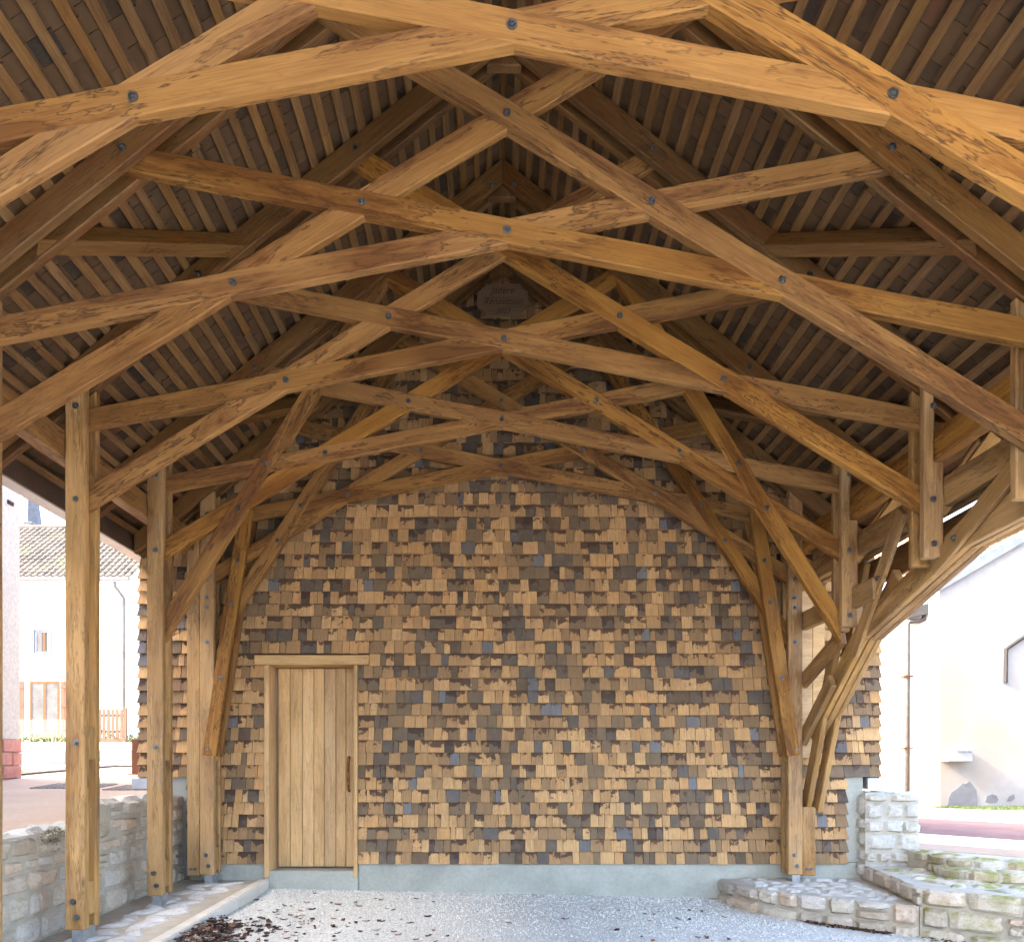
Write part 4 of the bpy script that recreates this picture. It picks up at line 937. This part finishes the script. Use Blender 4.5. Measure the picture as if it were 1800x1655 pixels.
# tiled roof above the verge
rt = link('tiled_roof', None, None, bh, T(12, 21, 5))
def tile_field(par, O, U, V, nu, nv, mat, name='tile', wave=0.05, lim=300):
    """rows of round-topped tiles over a slope: O corner, U along the eave, V up the slope"""
    O, U, V = Vector(O), Vector(U), Vector(V); N = U.cross(V).normalized()
    if N.z < 0: N = -N
    rest = MB(); cnt = 0; tw, tl = U.length / nu, V.length / nv; u, v_ = U.normalized(), V.normalized()
    def one(mb, c):
        b = len(mb.v)
        for (q, l_) in ((0.06, -0.06 * tl), (0.03, tl * 1.06)):
            for i in range(6):
                a = i / 5; mb.v.append(tuple(c + u * (tw * (a * 1.04 - 0.02)) + v_ * l_ + N * (q + wave * math.sin(a * math.pi))))
        for i in range(5): mb.f.append((b + i, b + i + 1, b + 7 + i, b + 6 + i)); mb.r.append(0)
        mb.f.append(tuple(b + i for i in range(5, -1, -1))); mb.r.append(0)
    mb0 = MB(); one(mb0, Vector((0, 0, 0))); me0 = mb0.mesh(); me0.materials.append(M[mat])
    for j in range(nv):
        for i in range(nu):
            c = O + u * (tw * i) + v_ * (tl * j)
            if cnt < lim: link(name, me0, None, par, T(*c)); cnt += 1
            else: one(rest, c)
    if rest.v: rest.build(name + 's', mat, par, kind='stuff')
q0 = P(1660, 1005, 20.5)
tile_field(rt, (q0.x - 1, 20.5, q0.z - 0.6), (8.0, 0, 0), (0, 4.5, 3.0), 34, 20, 'tileorange')
# ------------------------------------------------------------------ left-hand street
nb = thing('grey_house', 'tall house with rough grey render over a red block base', 'house', (-6.6, 5, 0.6))
LX = -6.49; YE = 10.9
boxo('wall', -14, LX, -3.5, YE, lz(0, YE) + 0.53, 5.7, 'rough', nb)
boxo('base', -14, LX - 0.01, -3.5, YE - 0.01, -0.2, lz(0, YE) + 0.529, 'mortar', nb)
z = lz(0, YE) - 0.01
for j in range(3):
    yy = YE + 0.03 - (0.0 if j % 2 == 0 else 0.0)
    first = 0.42 if j % 2 == 0 else 0.21
    y1 = YE + 0.02
    for i in range(4):
        L_ = first if i == 0 else 0.40
        o = boxo('block', LX - 0.2, LX + 0.025, y1 - L_ + 0.006, y1 - 0.006, z + 0.006, z + 0.172, 'redblock', nb, 0.012); y1 -= L_
    z += 0.178
boxo('vent', LX - 0.02, LX + 0.02, 10.62, 10.74, EYE + (PY - 888) / F * 10.7, EYE + (PY - 888) / F * 10.7 + 0.05, 'dark', nb)
wh = thing('tiled_house', 'white house with weathered tile roof, orange french doors and a small window', 'house', (-15.5, 29, 2.3))
D3 = 29.0
def p3(px, py, d=D3): q = P(px, py, d); return (q.x, q.z)
(hx0, hz0), (hx1, hz1) = p3(-80, 1312), p3(228, 1030)
boxo('wall', hx0, hx1, D3, D3 + 7, 1.6, hz1 + 0.1, 'white', wh)
(ex0, ez0), (ex1, ez1) = p3(-90, 1024), p3(240, 1012)
boxo('eave_board', ex0, ex1, D3 - 0.35, D3 + 0.05, hz1 - 0.02, hz1 + 0.10, 'whitepaint', wh)
boxo('gutter', ex0, ex1 - 0.05, D3 - 0.52, D3 - 0.352, ez0 - 0.02, ez0 + 0.13, 'oldzinc', wh, 0.03)
rr = link('tile_roof', None, None, wh, T(-15, 31, 8.5))
tile_field(rr, (ex0 + 0.1, D3 - 0.45, ez0 + 0.06), (ex1 - ex0 - 0.1, 0, 0), (0, 4.2, 3.0), 28, 16, 'tile', wave=0.07)
boxo('ridge_cap', ex0, ex1 - 0.4, D3 + 3.6, D3 + 3.9, ez0 + 3.0, ez0 + 3.2, 'tile', rr, 0.05)
def pane_window(par, name, a, b, fmat, mull, curtain=True, rec=0.10):
    (x0, z0), (x1, z1) = p3(*a), p3(*b); o = link(name, None, None, par, T((x0 + x1) / 2, D3, z0)); w = 0.07
    for (p, q, r_, s) in ((x0, x0 + w, z0, z1), (x1 - w, x1, z0, z1), (x0 + w, x1 - w, z1 - w, z1), (x0 + w, x1 - w, z0, z0 + w)): boxo('frame', p, q, D3 - 0.03, D3 + 0.02, r_, s, fmat, o)
    for t in mull: boxo('mullion', x0 + (x1 - x0) * t - 0.05, x0 + (x1 - x0) * t + 0.05, D3 - 0.025, D3 + 0.02, z0 + w, z1 - w, fmat, o)
    boxo('pane', x0 + w, x1 - w, D3 - 0.012, D3 - 0.006, z0 + w, z1 - w, 'curtain' if curtain else 'glass', o); return o
pane_window(wh, 'french_door', (53, 1297), (105, 1197), 'orangewood', (0.5,))
wn = pane_window(wh, 'window', (62, 1148), (87, 1108), 'oldzinc', (), False)
(x0, z0), (x1, z1) = p3(76, 1146), p3(80, 1110); boxo('sash', x0, x1, D3 - 0.02, D3 + 0.01, z0, z1, 'orangewood', wn)
(x0, z0), (x1, z1) = p3(64, 1146), p3(74, 1110); boxo('curtain', x0, x1, D3 - 0.016, D3 - 0.013, z0, z1, 'curtain', wn)
(x0, z0), (x1, z1) = p3(56, 1152), p3(91, 1103)
for (p, q, r_, s) in ((x0, x0 + 0.1, z0, z1), (x1 - 0.1, x1, z0, z1), (x0 + .1, x1 - .1, z1 - 0.1, z1)): boxo('surround', p, q, D3 - 0.05, D3 + 0.01, r_, s, 'oldzinc', wn)
boxo('sill', x0, x1, D3 - 0.1, D3 + 0.01, z0 - 0.02, z0 + 0.05, 'whitepaint', wn)
for (a, b) in (((30, 1297), (43, 1197)), ((108, 1297), (134, 1197))):
    (x0, z0), (x1, z1) = p3(*a), p3(*b); s_ = link('shutter', None, None, wh, T(x0, D3, z0)); n_ = 4
    for i in range(n_): boxo('board', x0 + (x1 - x0) * i / n_ + .004, x0 + (x1 - x0) * (i + 1) / n_ - .004, D3 - 0.05, D3 - 0.02, z0, z1, 'shutter', s_)
    for zz in (0.15, 0.55, 0.88): boxo('ledge_bar', x0, x1, D3 - 0.08, D3 - 0.051, z0 + (z1 - z0) * zz, z0 + (z1 - z0) * zz + 0.09, 'shutter', s_)
m = MB(); m.tube([P(201, 1022, D3 - .4), P(202, 1030, D3 - .35), P(217, 1050, D3 - .12), P(218, 1056, D3 - .1), P(218, 1250, D3 - .1)], 0.055, 8); m.build('downpipe', 'curtain', wh, True)
m = MB(); m.tube([P(207, 1062, D3 - .1), P(208, 1056, D3 - .1), P(211, 1054, D3 - .1), P(214, 1057, D3 - .1), P(214, 1150, D3 - .1)], 0.022, 6); m.build('vent_pipe', 'zinc', wh, True)
ch = thing('chimney', 'pale rendered chimney with a flat cap behind the tiled roof', 'chimney', (-20, 35.5, 8))
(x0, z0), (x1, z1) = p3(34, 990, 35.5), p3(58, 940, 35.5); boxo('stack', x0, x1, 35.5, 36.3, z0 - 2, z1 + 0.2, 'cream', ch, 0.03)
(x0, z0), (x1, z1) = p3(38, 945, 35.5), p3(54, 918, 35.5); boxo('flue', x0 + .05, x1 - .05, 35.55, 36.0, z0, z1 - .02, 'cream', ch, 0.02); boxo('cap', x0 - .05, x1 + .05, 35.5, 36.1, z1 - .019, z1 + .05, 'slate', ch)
cs = thing('church_spire', 'slate church spire rising behind the tiled house', 'spire', (-46, 80, 3))
c0 = P(52, 965, 80); ap_ = P(52, 760, 80); w = 25 / F * 80; m = MB(); k = 8
ring = [Vector((c0.x + w * math.cos(2 * math.pi * (i + .5) / k), 80 + w * math.sin(2 * math.pi * (i + .5) / k), c0.z)) for i in range(k)]
for i in range(k): m.poly([ring[i], ring[(i + 1) % k], ap_])
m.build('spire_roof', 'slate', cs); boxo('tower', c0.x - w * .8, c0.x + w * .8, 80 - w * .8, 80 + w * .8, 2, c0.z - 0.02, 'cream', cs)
# garden front: hedge, wire fence, gate
HD = 26.5
m = MB()
for i in range(5000):
    x = rng.uniform(-20, -11.3); z = lz(x, HD) + abs(rng.gauss(0, 0.16)); y = HD + rng.gauss(0, 0.15)
    p = Vector((x, y, z)); a = Vector((rng.uniform(-1, 1), rng.uniform(-1, 1), rng.uniform(-1, 1))).normalized() * 0.035; b = a.orthogonal().normalized() * 0.02
    m.poly([p - a, p - b, p + a, p + b])
m.build('flower_bed', 'leafgreen', None, kind='stuff', label='low green planting along the garden fence of the tiled house', cat='plants')
wf = thing('wire_fence', 'diamond mesh wire fence in front of the orange french doors', 'fence', (-15.5, HD, 2.2))
m = MB(); zf0 = lz(0, HD) + 0.12; zf1 = zf0 + 0.62; x0f, x1f = P(30, 1300, HD).x, P(172, 1300, HD).x; st_ = 0.085
def seg(a, b): 
    a, b = Vector(a), Vector(b); d = (b - a).normalized() ; n_ = Vector((-d.z, 0, d.x)) * 0.005; m.poly([a - n_, b - n_, b + n_, a + n_])
x = x0f - 0.6
while x < x1f:
    h = zf1 - zf0
    for (xa, xb) in ((x, x + h), (x + h, x)):
        lo, hi = 0.0, 1.0
        seg((xa, HD - 0.3, zf0), (xb, HD - 0.3, zf1))
    x += st_
link('mesh', m.mesh(), 'wire', wf)
xx = x0f
while xx < x1f + 0.1:
    boxo('fence_post', xx - 0.02, xx + 0.02, HD - 0.32, HD - 0.28, zf0 - 0.2, zf1 + 0.03, 'wire', wf); xx += (x1f - x0f) / 2
gt = thing('garden_gate', 'wooden paling gate beside the downpipe of the tiled house', 'gate', (-13, HD, 2.1))
(x0, z0), (x1, z1) = p3(172, 1310, HD - .3), p3(218, 1246, HD - .3); n_ = 6
for i in range(n_): a = x0 + (x1 - x0) * i / n_; boxo('paling', a + 0.02, a + (x1 - x0) / n_ - 0.02, HD - 0.33, HD - 0.30, z0 + 0.26, z1 + rng.uniform(-.01, .01), 'fencewood', gt)
boxo('bottom_board', x0, x1, HD - 0.34, HD - 0.30, z0, z0 + 0.25, 'fencewood', gt); boxo('gate_post', x1 + 0.01, x1 + 0.10, HD - 0.36, HD - 0.26, z0 - 0.1, z1 + 0.05, 'fencewood', gt)
for zz in (0.42, 0.95): boxo('gate_rail', x0, x1, HD - 0.299, HD - 0.27, z0 + zz, z0 + zz + 0.09, 'fencewood', gt)
sm = thing('rusty_post', 'flat rusty steel marker post on the pavement by the shingled corner', 'post', (-5.2, 11.6, 1.24))
(x0, z0), (x1, z1) = p3(234, 1357, 11.6), p3(251, 1298, 11.6); boxo('plate', x0, x1, 11.55, 11.6, lz(0, 11.6) - 0.05, z1, 'rust', sm, 0.004)
boxo('foot', x0 - 0.03, x1 + 0.03, 11.5, 11.65, lz(0, 11.6) - 0.05, lz(0, 11.6) + 0.015, 'rust', sm)

# ------------------------------------------------------------------ dry leaves
def leaf_mesh(seed, s=1.0):
    q = random.Random(seed); v = []; f = []; n_ = 7
    for i in range(n_):
        a = i / (n_ - 1); w = math.sin(a * math.pi) ** 0.7 * 0.022 * q.uniform(0.6, 1.25); x = (a - .5) * 0.075; lift = 0.022 * (a - .5) ** 2 * q.uniform(0.3, 2)
        v += [(x, -w, 0.004 + lift + q.uniform(0, .013)), (x + q.uniform(-.006, .006), 0, 0.003 + lift), (x, w, 0.004 + lift + q.uniform(0, .013))]
    for i in range(n_ - 1):
        for k in range(2): a = 3 * i + k; f.append((a, a + 1, a + 4, a + 3))
    return v, f
LM = []
for i in range(8):
    v, f = leaf_mesh(i); me = mesh('leaf', v, f); me.materials.append(M['leaf']); LM.append(me)
for i in range(170):
    if i < 125: px, py = rng.triangular(310, 800, 420), rng.triangular(1578, 1668, 1640)
    elif i < 150: px, py = rng.uniform(480, 1150), rng.uniform(1572, 1655)
    else: px, py = rng.uniform(1100, 1290), rng.uniform(1590, 1655)
    p = G(px, py, 0.02)
    if p.x < -2.32: continue
    s_ = rng.uniform(0.35, 0.95); p.z = gz(p.x, p.y) + 0.003
    link('dry_leaf', LM[i % 8], None, None, T(*p) @ Matrix.Rotation(rng.uniform(0, 6.3), 4, 'Z') @ Matrix.Rotation(rng.gauss(0, 0.25), 4, 'X') @ Matrix.Diagonal((s_, s_, s_, 1)), 'dry brown leaf lying loose on the pale gravel', 'leaf', 'loose dry leaves on the gravel')
m = MB()
for i in range(640):
    if i < 360:
        t_ = rng.random(); p = Vector((-2.30 + abs(rng.gauss(0, 0.24)), 5.6 + rng.random() ** 0.9 * 0.95, 0)); p.z = gz(p.x, p.y) + 0.07 * math.exp(-((p.x + 2.25) / 0.16) ** 2) * rng.random()
    else:
        a = rng.random(); q = Vector(lp[2]).lerp(Vector(lp[5]), 0.35 + 0.65 * a); 
        if a > 0.8: q = Vector(mp[2]).lerp(Vector(mp[3]), rng.random())
        p = Vector((q.x - 0.05 - abs(rng.gauss(0, 0.03)), q.y - 0.05 - abs(rng.gauss(0, 0.03)), 0)); p.z = gz(p.x, p.y) + 0.02 * rng.random()
    v, f = leaf_mesh(i % 40); s_ = rng.uniform(0.35, 0.95) if i < 360 else rng.uniform(0.25, 0.6); Mx = T(*p) @ Matrix.Rotation(rng.uniform(0, 6.3), 4, 'Z') @ Matrix.Rotation(rng.gauss(0, 0.5), 4, 'X') @ Matrix.Diagonal((s_, s_, s_, 1)); b = len(m.v)
    m.v += [tuple(Mx @ Vector(q)) for q in v]; m.f += [tuple(b + k for k in q) for q in f]; m.r += [max(0.01, rng.random())] * len(f)
m.build('leaf_litter', 'leaf', None, kind='stuff', label='heap of dark dry leaves gathered along the kerb and the ledge foot', cat='leaves')
